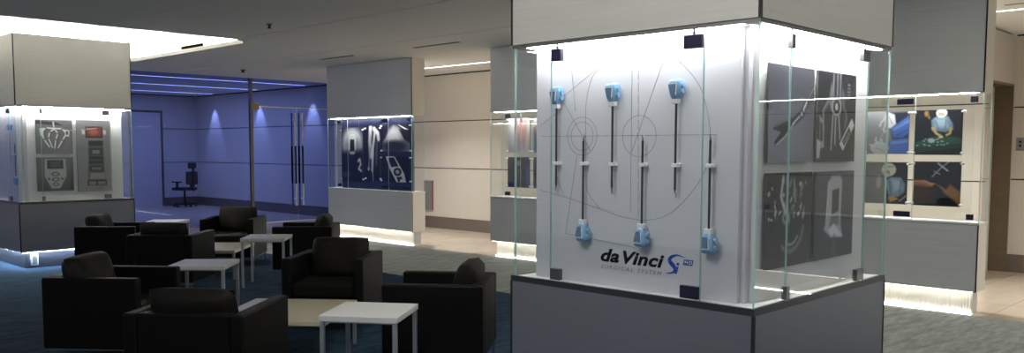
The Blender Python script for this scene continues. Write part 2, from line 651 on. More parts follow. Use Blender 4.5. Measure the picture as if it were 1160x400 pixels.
# recessed cabinet on far wall
e = thing('wall_cabinet', 'tall grey cabinet low on the beige far wall beside display case', 'cabinet', (XW, 13.48, 0.36))
box('door_leaf', (-0.03, -0.13, 0), (-0.006, 0.13, 0.60), M['greyplate'], e, 0.002)
box('side_strip', (-0.03, -0.145, 0), (-0.006, -0.13, 0.60), M['red'], e)['label'] = 'dull red side strip'

# ------------------------------------------------------------------ blue glass wall with double door
gw = thing('glass_partition', 'blue tinted frameless glass wall of the office', 'glass wall', (0, 0, 0))
gw['kind'] = 'structure'
q = MB()
for x0, x1 in ((2.2, 5.0), (5.003, 8.15), (8.153, 9.30)):
    q.box((x0, YG, 0.02), (x1, YG + 0.012, ZC))
q.build('glass_pane', M['blueglass'], gw)
q = MB()
q.box((9.36, YG, 2.53), (XW, YG + 0.012, ZC))
q.build('glass_transom', M['blueglass'], gw)
q = MB()
q.box((9.30, YG - 0.03, 0), (9.36, YG + 0.04, ZC))
q.build('mullion', M['frame'], gw)
q = MB()
q.box((2.2, YG - 0.02, 0), (9.30, YG + 0.03, 0.02))
q.build('floor_channel', M['frame'], gw)
q = MB()
q.box((9.36, YG - 0.01, 2.51), (XW, YG + 0.02, 2.53))
q.build('header_rail', M['chrome'], gw)
q = MB()
q.box((9.38, YG - 0.035, 2.44), (9.50, YG + 0.045, 2.57))
q.build('pivot_fitting', M['bronze'], gw)['label'] = 'gold coloured pivot fitting'
for x0, x1, hx, lb in ((9.37, 10.44, 10.36, 'left leaf of the blue glass double door with long bar handle'),
                       (10.45, 11.44, 10.54, 'right leaf of the blue glass double door with long bar handle')):
    dd = thing('door_2' if x0 < 10 else 'door_3', lb, 'door', (0, 0, 0), 0, 'glass double door')
    dd['kind'] = 'structure'
    q = MB()
    q.box((x0, YG, 0.012), (x1, YG + 0.012, 2.505))
    q.build('leaf', M['blueglass'], dd)
    for sy in (-1, 1):
        q = MB()
        yy = YG + 0.006 + sy * 0.075
        q.cyl((hx, yy, 0.35), (hx, yy, 2.40), 0.02)
        for z in (0.5, 2.25):
            q.cyl((hx, YG + 0.006, z), (hx, yy, z), 0.012)
        h = q.build('handle', M['satin'], dd, smooth=False)
        q = MB()
        q.cyl((hx, yy, 0.83), (hx, yy, 1.67), 0.0225)
        q.build('grip', M['black'], h)

# office interior
e = thing('office_door', 'dark outlined door in the office behind blue glass', 'door', (0, YO, 0))
q = MB()
for a, b in (((9.55, 0), (9.61, 2.6)), ((10.42, 0), (10.48, 2.6)), ((9.55, 2.6), (10.48, 2.66))):
    q.box((a[0], -0.02, a[1]), (b[0], 0.0, b[1]))
q.build('door_frame', M['brownjamb'], e)
box('leaf', (9.61, -0.012, 0), (10.42, 0, 2.6), M['wallbeige'], e)
e['kind'] = 'structure'

oc = thing('office_chair', 'dark high backed office chair seen through the blue glass', 'chair', (10.72, 23.0, 0), math.radians(205))
box('seat', (-0.25, -0.24, 0.46), (0.25, 0.24, 0.54), M['officechair'], oc, 0.03)
q = MB()
q.box((-0.22, 0.22, 0.62), (0.22, 0.29, 0.98))
q.build('backrest', M['officechair'], oc, 0.03)
q = MB()
q.box((-0.15, 0.24, 1.06), (0.15, 0.30, 1.22))
q.build('headrest', M['officechair'], oc, 0.02)
q = MB()
q.box((-0.03, 0.29, 0.44), (0.03, 0.32, 1.15))
q.build('back_post', M['black'], oc)
for sx in (-1, 1):
    q = MB()
    q.box((sx * 0.28 - 0.04, -0.16, 0.68), (sx * 0.28 + 0.04, 0.12, 0.71))
    q.box((sx * 0.28 - 0.015, -0.04, 0.47), (sx * 0.28 + 0.015, 0.02, 0.69))
    q.build('armrest', M['black'], oc)
q = MB()
q.cyl((0, 0, 0.08), (0, 0, 0.47), 0.028)
q.build('gas_lift', M['black'], oc)
for k in range(5):
    q = MB()
    t = 2 * PI * k / 5
    c = (0.29 * math.cos(t), 0.29 * math.sin(t))
    q.cyl((0, 0, 0.10), (c[0], c[1], 0.075), 0.02)
    q.cyl((c[0], c[1] - 0.02, 0.03), (c[0], c[1] + 0.02, 0.03), 0.03)
    q.build('foot', M['black'], oc)

# ------------------------------------------------------------------ carpet
e = thing('carpet', 'blue lounge carpet with broad grey border', 'carpet')
q = MB()
q.box((-5, -6, 0), (6.75, 15.6, 0.008))
q.build('field', M['carpetblue'], e)
q = MB()
q.box((6.75, -6, 0), (8.98, 15.6, 0.008))
q.build('border', M['carpetgrey'], e)['label'] = 'grey carpet border'
ZF = 0.008


# ------------------------------------------------------------------ photographs
class Art:
    """paints a small picture on a grid; u to the right, v downwards, both 0..1"""

    def __init__(s, w, h, base, n=110):
        s.nu = int(n * math.sqrt(w / h)) + 1
        s.nv = int(n * math.sqrt(h / w)) + 1
        s.asp = w / h
        s.u, s.v = np.meshgrid(np.linspace(0, 1, s.nu), np.linspace(0, 1, s.nv))
        s.c = np.zeros((s.nv, s.nu, 3)) + np.asarray(base, float)

    def put(s, a, col):
        a = np.clip(a, 0, 1)[..., None]
        s.c = s.c * (1 - a) + np.asarray(col, float) * a
        return s

    def ell(s, cx, cy, rx, ry, col, soft=0.25, rot=0, op=1.0):
        x, y = (s.u - cx) * s.asp, s.v - cy
        c, t = math.cos(math.radians(rot)), math.sin(math.radians(rot))
        X, Y = (c * x + t * y) / (rx * s.asp), (-t * x + c * y) / ry
        d = np.sqrt(X * X + Y * Y)
        return s.put((1 + soft / 2 - d) / max(soft, 1e-3) * op if op == 1 else np.clip((1 + soft / 2 - d) / max(soft, 1e-3), 0, 1) * op, col)

    def ring(s, cx, cy, rx, ry, wd, col, a0=0, a1=360, op=1.0):
        x, y = (s.u - cx) / rx, (s.v - cy) / ry
        d = np.abs(np.sqrt(x * x + y * y) - 1)
        an = np.degrees(np.arctan2(y, x)) % 360
        msk = (an >= a0) & (an <= a1) if a0 < a1 else (an >= a0) | (an <= a1)
        return s.put(np.clip(1.5 - d / wd, 0, 1) * msk * op, col)

    def poly(s, pts, col, soft=0.012, op=1.0):
        x, y = s.u * s.asp, s.v
        P = [(p[0] * s.asp, p[1]) for p in pts]
        d = np.full(x.shape, 1e9)
        ins = np.zeros(x.shape, bool)
        n = len(P)
        for i in range(n):
            ax, ay = P[i]
            bx, by = P[(i + 1) % n]
            ex, ey = bx - ax, by - ay
            t = np.clip(((x - ax) * ex + (y - ay) * ey) / (ex * ex + ey * ey + 1e-12), 0, 1)
            d = np.minimum(d, np.hypot(x - ax - t * ex, y - ay - t * ey))
            if abs(by - ay) > 1e-12:
                cond = ((ay > y) != (by > y)) & (x < (bx - ax) * (y - ay) / (by - ay) + ax)
                ins ^= cond
        sd = np.where(ins, d, -d)
        return s.put(np.clip(0.5 + sd / (2 * soft), 0, 1) * op, col)

    def line(s, pts, wd, col, soft=0.01, op=1.0):
        x, y = s.u * s.asp, s.v
        d = np.full(x.shape, 1e9)
        for (ax, ay), (bx, by) in zip(pts[:-1], pts[1:]):
            ax, bx = ax * s.asp, bx * s.asp
            ex, ey = bx - ax, by - ay
            t = np.clip(((x - ax) * ex + (y - ay) * ey) / (ex * ex + ey * ey + 1e-12), 0, 1)
            d = np.minimum(d, np.hypot(x - ax - t * ex, y - ay - t * ey))
        return s.put(np.clip((wd / 2 + soft - d) / (2 * soft), 0, 1) * op, col)

    def vgrad(s, top, bot):
        t = s.v[..., None]
        s.c = np.asarray(top, float) * (1 - t) + np.asarray(bot, float) * t
        return s

    def contrast(s, g, pivot=60):
        s.c = np.clip((s.c - pivot) * g + pivot, 4, 250)
        return s

    def speck(s, amp):
        z = rng.normal(0, 1, (s.nv, s.nu, 1))
        s.c = np.clip(s.c + z * amp, 0, 255)
        return s


def photo(art, org, udir, w, h, label, group, standoffs=True, cat='photograph', thick=0.012, clamp='side'):
    """org: top-left corner in the room as seen; udir: unit vector to the viewer's right; faces away from the wall"""
    u = Vector(udir)
    dn = Vector((0, 0, -1))
    nrm = u.cross(Vector((0, 0, 1)))        # points to the viewer
    e = thing('framed_photograph', label, cat, Vector(org) + dn * h + u * (w / 2), 0, group)
    base = e.location.copy()
    vs, fs = [], []
    for j in range(art.nv):
        for i in range(art.nu):
            p = Vector(org) + u * (w * i / (art.nu - 1)) + dn * (h * j / (art.nv - 1)) - base
            vs.append(p)
    for j in range(art.nv - 1):
        for i in range(art.nu - 1):
            a = j * art.nu + i
            fs.append((a, a + art.nu, a + art.nu + 1, a + 1))
    nf = len(fs)
    nvv = len(vs)
    cs_ = [Vector(org) - base, Vector(org) + u * w - base, Vector(org) + u * w + dn * h - base, Vector(org) + dn * h - base]
    back = [c - nrm * thick for c in cs_]
    vs += cs_ + back
    a = nvv
    fs += [(a + 4, a + 5, a + 6, a + 7)]
    for k in range(4):
        k2 = (k + 1) % 4
        fs.append((a + k, a + k2, a + 4 + k2, a + 4 + k))
    me = bpy.data.meshes.new('print')
    me.from_pydata([tuple(x) for x in vs], [], fs)
    me.materials.append(M['print'])
    me.materials.append(M['printedge'])
    me.polygons.foreach_set('material_index', [0] * nf + [1] * (len(fs) - nf))
    ca = me.color_attributes.new('Print', 'FLOAT_COLOR', 'POINT')
    colr = np.ones((len(vs), 4), np.float32)
    colr[:nvv, :3] = s2l(np.clip(art.c, 0, 255)).reshape(-1, 3)
    colr[nvv:, :3] = 0.05
    ca.data.foreach_set('color', colr.ravel())
    me.update()
    o = bpy.data.objects.new('print', me)
    COL.objects.link(o)
    o.parent = e
    if standoffs:
        for sx in (0, 1):
            for sz in (0.045, 0.955):
                q = MB()
                c = Vector(org) + u * (w * sx) + dn * (h * sz) - base
                d = u * (1 if sx else -1)
                q.cyl(c - d * 0.008 + nrm * 0.004, c + d * 0.027 + nrm * 0.004, 0.011, 10)
                q.cyl(c + d * 0.018 + nrm * 0.004, c + d * 0.018 - nrm * 0.0165, 0.006, 8)
                q.build('standoff', M['whiteplastic'], e)
    return e


# ------------------------------------------------------------------ big square display cases
SW = 1.5            # side of the square column


def curve_strip(mb, pts, wdt, y_of, depth=0.0008, x=0.0):
    """thin raised ink line on the board through points (Y, Z)"""
    for k in range(len(pts) - 1):
        (ya, za), (yb, zb) = pts[k], pts[k + 1]
        dx, dz = yb - ya, zb - za
        ln = math.hypot(dx, dz)
        if ln < 1e-6:
            continue
        nx, nz = -dz / ln * wdt / 2, dx / ln * wdt / 2
        q = [(x, ya + nx, za + nz), (x, yb + nx, zb + nz), (x, yb - nx, zb - nz), (x, ya - nx, za - nz)]
        mb.prism(q, (-depth, 0, 0))


def smooth_path(pts, n=8):
    out = []
    P = [pts[0]] + list(pts) + [pts[-1]]
    for i in range(1, len(P) - 2):
        p0, p1, p2, p3 = (np.array(P[i + k - 1], float) for k in range(4))
        for k in range(n):
            t = k / n
            out.append(tuple(0.5 * (2 * p1 + (p2 - p0) * t + (2 * p0 - 5 * p1 + 4 * p2 - p3) * t * t + (3 * p1 - p0 - 3 * p2 + p3) * t ** 3)))
    out.append(tuple(pts[-1]))
    return out


def circle_pts(cy, cz, r, n=48):
    return [(cy + r * math.cos(2 * PI * k / n), cz + r * math.sin(2 * PI * k / n)) for k in range(n + 1)]


def dashes(a, b, on, off):
    out = []
    L_ = math.hypot(b[0] - a[0], b[1] - a[1])
    t = 0
    while t < L_:
        t2 = min(L_, t + on)
        out.append([(a[0] + (b[0] - a[0]) * t / L_, a[1] + (b[1] - a[1]) * t / L_), (a[0] + (b[0] - a[0]) * t2 / L_, a[1] + (b[1] - a[1]) * t2 / L_)])
        t += on + off
    return out


def lettering(name, body, y0, z0, x, width, height, mt, parent, shear=0.0, bold=0.0, spacing=1.0, rot=0.0):
    """text mesh on a board facing -X, baseline starting at (y0, z0), fitted to width x height"""
    cu = bpy.data.curves.new(name, 'FONT')
    cu.body = body
    cu.size = 1.0
    cu.shear = shear
    cu.offset = bold
    cu.space_character = spacing
    cu.resolution_u = 4
    tmp = bpy.data.objects.new(name, cu)
    COL.objects.link(tmp)
    dg = bpy.context.evaluated_depsgraph_get()
    me = bpy.data.meshes.new_from_object(tmp.evaluated_get(dg))
    bpy.data.objects.remove(tmp)
    co = np.array([v.co[:] for v in me.vertices])
    mn, mxx = co.min(0), co.max(0)
    sx, sy = width / (mxx[0] - mn[0]), height / max(mxx[1] - 0.0, 1e-6)
    for v in me.vertices:
        tx, ty = (v.co.x - mn[0]) * sx, v.co.y * sy
        v.co = Vector((x, y0 - tx, z0 + ty + tx * rot))
    bm = bmesh.new()
    bm.from_mesh(me)
    r = bmesh.ops.extrude_face_region(bm, geom=list(bm.faces))
    for el in r['geom']:
        if isinstance(el, bmesh.types.BMVert):
            el.co.x -= 0.001
    bmesh.ops.recalc_face_normals(bm, faces=bm.faces)
    bm.to_mesh(me)
    bm.free()
    me.materials.clear()
    me.materials.append(mt)
    o = bpy.data.objects.new(name, me)
    COL.objects.link(o)
    o.parent = parent
    return o


def big_case(ox, oy, label, plinth_led, full_board=True):
    """square column case; origin at its near corner on the floor"""
    t = thing('display_case', label, 'display case', (ox, oy, 0))
    W = SW
    g = 0.012

    def joints(par, z0, z1):
        for x, y in ((0, 0), (W, 0), (0, W), (W, W)):
            q = MB()
            dx, dy = (1 if x == 0 else -1), (1 if y == 0 else -1)
            q.box((x - dx * 0.002, y - dy * 0.002, z0), (x + dx * g, y + dy * g, z1))
            q.build('corner_joint', M['gap'], par)['label'] = 'dark corner joint'
    # upper housing
    q = MB()
    q.box((0.0, 0.0, ZU + 0.02), (W, W, ZC))
    up_ = q.build('upper_housing', M['brushed'], t)
    joints(up_, ZU + 0.02, ZC - 0.002)
    q = MB()
    for a, b in (((0.004, 0.004), (W - .004, 0.05)), ((0.004, W - 0.05), (W - .004, W - .004)), ((0.004, 0.05), (0.05, W - .05)), ((W - 0.05, 0.05), (W - .004, W - .05))):
        q.box((a[0], a[1], ZU), (b[0], b[1], ZU + 0.017))
    q.build('upper_frame', M['frame'], t)
    q = MB()
    q.box((0.05, 0.05, ZU + 0.012), (W - 0.05, W - 0.05, ZU + 0.019))
    q.build('light_ceiling', M['white'], t)
    # column going on into the cove
    q = MB()
    q.box((0.10, 0.10, ZC), (W - 0.10, W - 0.10, ZC + 0.42))
    q.build('column_neck', M['covewhite'], t)
    q = MB()
    for a, b in (((0.03, 0.03), (W - .03, 0.07)), ((0.03, W - 0.07), (W - .03, W - .03)), ((0.03, 0.07), (0.07, W - .07)), ((W - 0.07, 0.07), (W - .03, W - .07))):
        q.box((a[0], a[1], ZC), (b[0], b[1], ZC + 0.012))
    q.build('light_strip', M['ledcove'] if not full_board else M['ledcovefront'], t)
    # base
    q = MB()
    q.box((0, 0, ZB), (W, W, ZT - 0.034))
    ba = q.build('base', M['baseshaded'], t)
    joints(ba, ZB + 0.001, ZT - 0.034)
    q = MB()
    for a, b in (((0, 0), (W, 0.02)), ((0, W - 0.02), (W, W)), ((0, 0.02), (0.02, W - .02)), ((W - 0.02, 0.02), (W, W - .02))):
        q.box((a[0], a[1], ZT - 0.034), (b[0], b[1], ZT - 0.002))
    q.build('base_frame', M['darkframe'], t)
    q = MB()
    q.box((0.02, 0.02, ZT - 0.03), (W - .02, W - .02, ZT - 0.004))
    q.build('case_floor', M['white'], t)
    # plinth
    q = MB()
    q.box((0.07, 0.07, 0.0085), (W - .07, W - .07, ZB))
    pl = q.build('plinth', M['darkframe'], t)
    q = MB()
    for a, b in (((0.03, 0.005), (W - .03, 0.025)), ((0.005, 0.03), (0.025, W - .03)), ((W - .025, 0.03), (W - .005, W - .03)), ((0.03, W - .025), (W - .03, W - .005))):
        q.box((a[0], a[1], ZB - 0.002), (b[0], b[1], ZB))
    q.build('plinth_light', plinth_led, t)
    # core with the panels
    q = MB()
    q.box((0.112, 0.112, ZT - 0.004), (W - 0.112, W - 0.112, ZU + 0.012))
    q.build('core', M['boardw'], t)
    q = MB()
    q.box((0.085, 0.135, ZT - 0.004), (0.112, 1.385, ZU + 0.004))
    bd = q.build('display_panel', M['boardw'], t)
    q = MB()
    q.box((0.150, 0.088, ZT - 0.004), (W - 0.12, 0.112, ZU + 0.004))
    q.build('photo_panel', M['white'], t)
    # glass
    z0, z1 = ZT - 0.004, ZU + 0.002
    th = 0.009
    d0, d1 = 0.284, 1.209
    for a, b in ((0.012, d0 - .003), (d0, d1), (d1 + .003, W - 0.021)):
        q = MB()
        q.pane((0.005, a, z0), (0.005 + th, b, z1), 0)
        q.build('glass_pane', [M['glass'], M['glassedge']], t)
    for a, b in ((0.005, 0.302), (0.305, 1.187), (1.190, W - 0.012)):
        q = MB()
        q.pane((a, 0.003, z0), (b, 0.003 + th, z1), 1)
        q.build('glass_pane', [M['glass'], M['glassedge']], t)
    q = MB()
    q.pane((W - .005 - th, 0.014, z0), (W - .005, W - .03, z1), 0)
    q.build('glass_pane', [M['glass'], M['glassedge']], t)
    q = MB()
    q.pane((0.015, W - .021 - th, z0), (W - .02, W - .021, z1), 1)
    q.build('glass_pane', [M['glass'], M['glassedge']], t)
    # light strips above the four gaps
    q = MB()
    q.box((0.02, 0.1, ZU - 0.004), (0.05, W - .1, ZU - 0.0005))
    q.build('case_light', M['ledboard'], t)
    q = MB()
    for a, b in (((0.1, 0.02), (W - .1, 0.05)), ((W - .06, 0.15), (W - .045, W - .15)), ((0.15, W - .06), (W - .15, W - .045))):
        q.box((a[0], a[1], ZU - 0.004), (b[0], b[1], ZU - 0.0005))
    q.build('case_light', M['led'], t)

    def clip(a, b, mt, z0_, z1_, stem):
        q = MB()
        q.box((a[0], a[1], z0_), (b[0], b[1], z1_))
        if stem > 0:
            q.box(((a[0] + b[0]) / 2 - .005, (a[1] + b[1]) / 2 - .005, z1_), ((a[0] + b[0]) / 2 + .005, (a[1] + b[1]) / 2 + .005, ZU + .004))
        c = q.build('clip', mt, t, 0.002)
        return c
    for lo in (True, False):
        zz = (ZT + 0.006, ZT + 0.066) if lo else (ZU - 0.088, ZU - 0.026)
        st = 0 if lo else 1
        clip((-0.004, d1 - 0.072, 0), (0.022, d1 - 0.005, 0), M['clipgrey'] if lo else M['clip'], zz[0], zz[1], st)
        clip((-0.004, d0 + 0.004, 0), (0.022, d0 + 0.102, 0), M['clip'], zz[0], zz[1], st)
        clip((0.290, -0.006, 0), (0.326, 0.020, 0), M['clipgrey'], zz[0], zz[1], st)
        clip((1.095, -0.006, 0), (1.182, 0.020, 0), M['clipgrey'], zz[0], zz[1], st)
    # technical drawing on the board, in board coordinates (Y from the near corner)
    xb = 0.085
    dl = MB()
    o = 1.8424

    def S(path, w_=0.0022):
        curve_strip(dl, [(y - o, z) for y, z in path], w_, None, 0.0008, xb)
    S(circle_pts(2.903, 1.671, 0.100), 0.002)
    S(circle_pts(2.903, 1.671, 0.075), 0.002)
    S(circle_pts(2.536, 1.668, 0.102), 0.002)
    for d in dashes((3.19, 1.672), (2.10, 1.670), 0.045, 0.008):
        S(d, 0.0022)
    S(smooth_path([(2.386, 2.056), (2.29, 2.005), (2.181, 1.875), (2.13, 1.665), (2.15, 1.517), (2.243, 1.38), (2.356, 1.286), (2.45, 1.255), (2.54, 1.249), (2.65, 1.261), (2.776, 1.291), (3.025, 1.345), (3.199, 1.375)]))
    S(smooth_path([(2.776, 1.291), (2.845, 1.357), (2.872, 1.43), (2.878, 1.69), (2.877, 1.838), (2.86, 1.92), (2.83, 1.985), (2.77, 2.03)]))
    for a, b in (((2.386, 2.056), (2.583, 1.582)), ((2.982, 2.056), (2.949, 1.80)), ((2.723, 2.065), (3.029, 1.886)),
                 ((3.029, 1.848), (2.844, 1.593)), ((2.936, 1.57), (3.013, 1.147)), ((3.013, 1.147), (2.538, 1.106)),
                 ((2.281, 2.034), (2.31, 2.0)), ((3.076, 1.454), (3.025, 1.345)), ((3.20, 1.73), (3.08, 1.80)), ((2.583, 2.03), (2.583, 1.28))):
        S([a, b], 0.002)
    for d in dashes((2.546, 2.06), (2.534, 1.245), 0.05, 0.012):
        S(d, 0.002)
    dl.build('drawing_line', M['ink'], bd)['label'] = 'fine grey technical drawing lines'
    # lettering
    if full_board:
        for wd_, y_, w_, h_ in (('da', 2.770, 0.120, 0.066), ('Vinci', 2.626, 0.250, 0.064)):
            lettering('lettering', wd_, y_ - o, 1.022, xb, w_, h_, M['inkblack'], bd, 0.28, 0.034, 1.06)['label'] = 'bold black slanted word'
        for wd_, y_, w_ in (('SURGICAL', 2.767, 0.205), ('SYSTEM', 2.535, 0.145)):
            lettering('lettering', wd_, y_ - o, 0.982, xb, w_, 0.020, M['inkgrey'], bd, 0.2, 0.0, 1.35)['label'] = 'small grey capitals'
        q = MB()
        sp = smooth_path([(2.262, 1.082), (2.30, 1.090), (2.335, 1.078), (2.345, 1.058), (2.325, 1.040), (2.312, 1.022), (2.325, 1.004), (2.362, 0.996)], 8)
        n = len(sp)
        for k in range(n - 1):
            wd_ = 0.003 + 0.019 * math.sin(PI * (k + 0.5) / n) ** 1.5
            curve_strip(q, [(sp[k][0] - o, sp[k][1]), (sp[k + 1][0] - o, sp[k + 1][1])], wd_, None, 0.001 + 0.00002 * k, xb)
        q.build('emblem', M['inkblue'], bd)['label'] = 'blue swooping letter S'
        lettering('lettering', '\u0131', 2.315 - o, 1.000, xb, 0.024, 0.036, M['inkblue'], bd, 0.25, 0.02)['label'] = 'blue letter i'
        q = MB()
        q.prism([(xb, 2.305 - o, 1.041), (xb, 2.291 - o, 1.041), (xb, 2.289 - o, 1.053), (xb, 2.303 - o, 1.053)], (-0.001, 0, 0))
        q.build('dot', M['inkblue'], bd)['label'] = 'blue dot of the letter i'
        q = MB()
        q.prism([(xb, 2.268 - o, 1.046), (xb, 2.216 - o, 1.046), (xb, 2.210 - o, 1.073), (xb, 2.262 - o, 1.073)], (-0.001, 0, 0))
        q.build('badge', M['inkblue'], bd)['label'] = 'small blue badge'
        for ch_, yy_ in (('H', 2.259), ('D', 2.236)):
            lettering('lettering', ch_, yy_ - o, 1.051, xb - 0.001, 0.019, 0.017, M['whiteplastic'], bd, 0.2, 0.01)['label'] = 'white letter on badge'
    return t


SX, SY = 3.4397, 1.8424
LX, LY = 3.5606, 12.4553
big_case(SX, SY, 'large square column display case in front with instruments and product lettering', M['ledplinth'], True)
big_case(LX, LY, 'square column display case at left under bright ceiling cove', M['ledblue'], False)
e = thing('power_outlet', 'small white outlet box on plinth of left display case', 'outlet', (LX + 0.175, LY + 0.066, 0.12))
box('housing', (-0.045, -0.03, -0.075), (0.045, 0.003, 0.08), M['whiteplastic'], e, 0.004)
box('face_plate', (-0.03, -0.034, -0.06), (0.03, -0.03, 0.06), M['greyplate'], e, 0.002)


# ------------------------------------------------------------------ surgical instruments on the boards
def instrument(up_head, tip_kind):
    """built with the board plane at x = 0 (board behind at +x); origin at the holder clip"""
    t = bpy.data.objects.new('surgical_instrument', None)
    COL.objects.link(t)
    s = 1 if up_head else -1
    x = -0.0285
    h0, h1 = s * 0.315, s * 0.408           # housing span in z from the holder
    # housing: tapered rounded body
    sect = [(0.0, 0.018, 0.016), (0.10, 0.024, 0.021), (0.35, 0.032, 0.026), (0.62, 0.037, 0.028), (0.86, 0.036, 0.027), (0.96, 0.031, 0.023), (1.0, 0.023, 0.017)]
    q = MB()
    n = 20
    vs = []
    for f, rx, ry in sect:
        for k in range(n):
            a = 2 * PI * k / n
            ca, sa = math.cos(a), math.sin(a)
            p = 0.55
            vs.append((x + 0.0 + ry * abs(sa) ** p * (1 if sa > 0 else -1), rx * abs(ca) ** p * (1 if ca > 0 else -1), h0 + (h1 - h0) * f))
    fs = []
    for j in range(len(sect) - 1):
        for k in range(n):
            fs.append((j * n + k, j * n + (k + 1) % n, (j + 1) * n + (k + 1) % n, (j + 1) * n + k))
    fs.append(tuple(range(n)))
    fs.append(tuple(range((len(sect) - 1) * n, len(sect) * n)))
    q.add(vs, fs)
    hs = q.build('housing', M['blueplastic'], t, smooth=True)
    # darker face plate
    q = MB()
    zz = lambda f: h0 + (h1 - h0) * f
    q.prism([(x - 0.0255, 0.014, zz(.16)), (x - 0.0255, -0.008, zz(.16)), (x - 0.0255, -0.014, zz(.72)), (x - 0.0255, 0.028, zz(.72))], (-0.004, 0, 0))
    q.build('face_plate', M['blueplate'], hs)['label'] = 'darker blue face plate'
    q = MB()
    q.prism([(x - 0.0255, 0.030, zz(.76)), (x - 0.0255, -0.016, zz(.76)), (x - 0.0255, -0.016, zz(.80)), (x - 0.0255, 0.030, zz(.80))], (-0.004, 0, 0))
    q.prism([(x - 0.0255, -0.011, zz(.2)), (x - 0.0255, -0.0145, zz(.2)), (x - 0.0255, -0.020, zz(.77)), (x - 0.0255, -0.0165, zz(.77))], (-0.004, 0, 0))
    q.build('trim_line', M['whiteplastic'], hs)['label'] = 'white trim line'
    for f in (0.35, 0.68):
        q = MB()
        q.cyl((x - 0.004, -0.034, zz(f)), (x - 0.004, -0.045, zz(f)), 0.012, 14)
        q.build('release_button', M['blueplastic'], hs)
    q = MB()
    q.box((x - 0.014, -0.019, s * 0.293), (x + 0.014, 0.019, s * 0.318))
    q.build('collar', M['whiteplastic'], t, 0.003)['label'] = 'white collar'
    # shaft and tip
    q = MB()
    q.cyl((x, 0, s * 0.295), (x, 0, -s * 0.118), 0.0058, 12)
    q.build('shaft', M['inkblack'], t)['label'] = 'long black shaft'
    q = MB()
    z = -s * 0.118
    q.cyl((x, 0, z), (x, 0, z - s * 0.012), 0.0045, 10)
    if tip_kind == 0:
        q.cyl((x, 0, z - s * 0.012), (x, -0.012, z - s * 0.036), 0.0032, 8, r2=0.0012)
        q.cyl((x, 0, z - s * 0.012), (x, 0.002, z - s * 0.036), 0.0032, 8, r2=0.0012)
    elif tip_kind == 1:
        q.cyl((x, 0, z - s * 0.012), (x, -0.008, z - s * 0.022), 0.003, 8)
        q.cyl((x, -0.008, z - s * 0.022), (x, -0.004, z - s * 0.040), 0.003, 8, r2=0.001)
    else:
        q.cyl((x, 0, z - s * 0.012), (x, 0.006, z - s * 0.030), 0.0034, 8, r2=0.0012)
    q.build('tip', M['clipgrey'], t)['label'] = 'small steel tip'
    q = MB()
    q.box((x - 0.010, -0.017, -0.009), (-0.0012, 0.017, 0.009))
    q.build('holder', M['whiteplastic'], t, 0.003)['label'] = 'white wall holder'
    return t


protos = {}
names_up = ['leftmost', 'second', 'third']
spots = [(3.058, True, 2), (2.870, False, 1), (2.681, True, 0), (2.493, False, 2), (2.302, True, 1), (2.113, False, 2)]
lab = ['blue handled instrument hung handle up, leftmost on the front lit board',
       'blue handled instrument hung handle down, through the double circle drawing',
       'blue handled instrument hung handle up, middle of the three upright ones',
       'blue handled instrument hung handle down, just above the bold black lettering',
       'blue handled instrument hung handle up, rightmost of the three upright ones',
       'blue handled instrument hung handle down, rightmost beside the blue lettering']
lab2 = ['blue handled instrument on left column board, handle up, farthest from corner',
        'blue handled instrument on left column board, handle down, second from far end',
        'blue handled instrument on left column board, handle up, third from far end',
        'blue handled instrument on left column board, handle down, third from corner',
        'blue handled instrument on left column board, handle up, second from corner',
        'blue handled instrument on left column board, handle down, nearest the corner']
for bi, (bx, by, labs, grp) in enumerate(((SX, SY, lab, 'instruments on the front board'), (LX, LY, lab2, 'instruments on the left column board'))):
    for (yy, uph, tk), lb in zip(spots, labs):
        if bi == 1 and yy > 2.4:      # the rest of that board lies outside the picture
            continue
        key = (uph, tk)
        if key not in protos:
            t = protos[key] = instrument(uph, tk)
        else:
            t = copy_tree(protos[key])
        t.location = (bx + 0.085, by + yy - 1.8424, 1.526)
        tag(t, lb, 'surgical instrument', grp)


# ------------------------------------------------------------------ photographs of the big cases
def art_arm_tool():
    a = Art(.46, .457, (92, 92, 104))
    a.vgrad((78, 78, 90), (112, 112, 126))
    a.ell(.3, .75, .5, .35, (126, 126, 140), 1.2)
    a.line([(1.02, .20), (.72, .49)], .10, (26, 26, 32), .012)
    a.line([(1.02, .17), (.75, .43)], .018, (190, 190, 196), .008)
    a.line([(.98, .28), (.76, .50)], .012, (120, 120, 128), .008)
    a.line([(.74, .48), (.55, .57), (.38, .62)], .09, (20, 20, 26), .01)
    a.poly([(.48, .53), (.13, .62), (.10, .66), (.30, .69), (.54, .61)], (26, 26, 32), .008)
    a.line([(.46, .545), (.14, .63)], .012, (150, 150, 158), .006)
    a.poly([(.58, .56), (.36, .72), (.15, .83), (.13, .79), (.34, .64)], (14, 14, 20), .008)
    a.line([(.56, .58), (.36, .73), (.17, .82)], .014, (210, 210, 214), .006)
    a.line([(.68, .51), (.52, .60)], .02, (226, 226, 230), .008)
    a.line([(.83, .36), (.72, .50)], .03, (226, 226, 230), .01)
    a.ell(.72, .49, .05, .045, (60, 60, 68), .2)
    a.ell(.72, .49, .025, .022, (190, 190, 196), .3)
    for k in range(3):
        a.line([(.86 + .05 * k, .25 - .05 * k), (.90 + .05 * k, .30 - .05 * k)], .008, (90, 90, 98), .005)
    return a.speck(2)


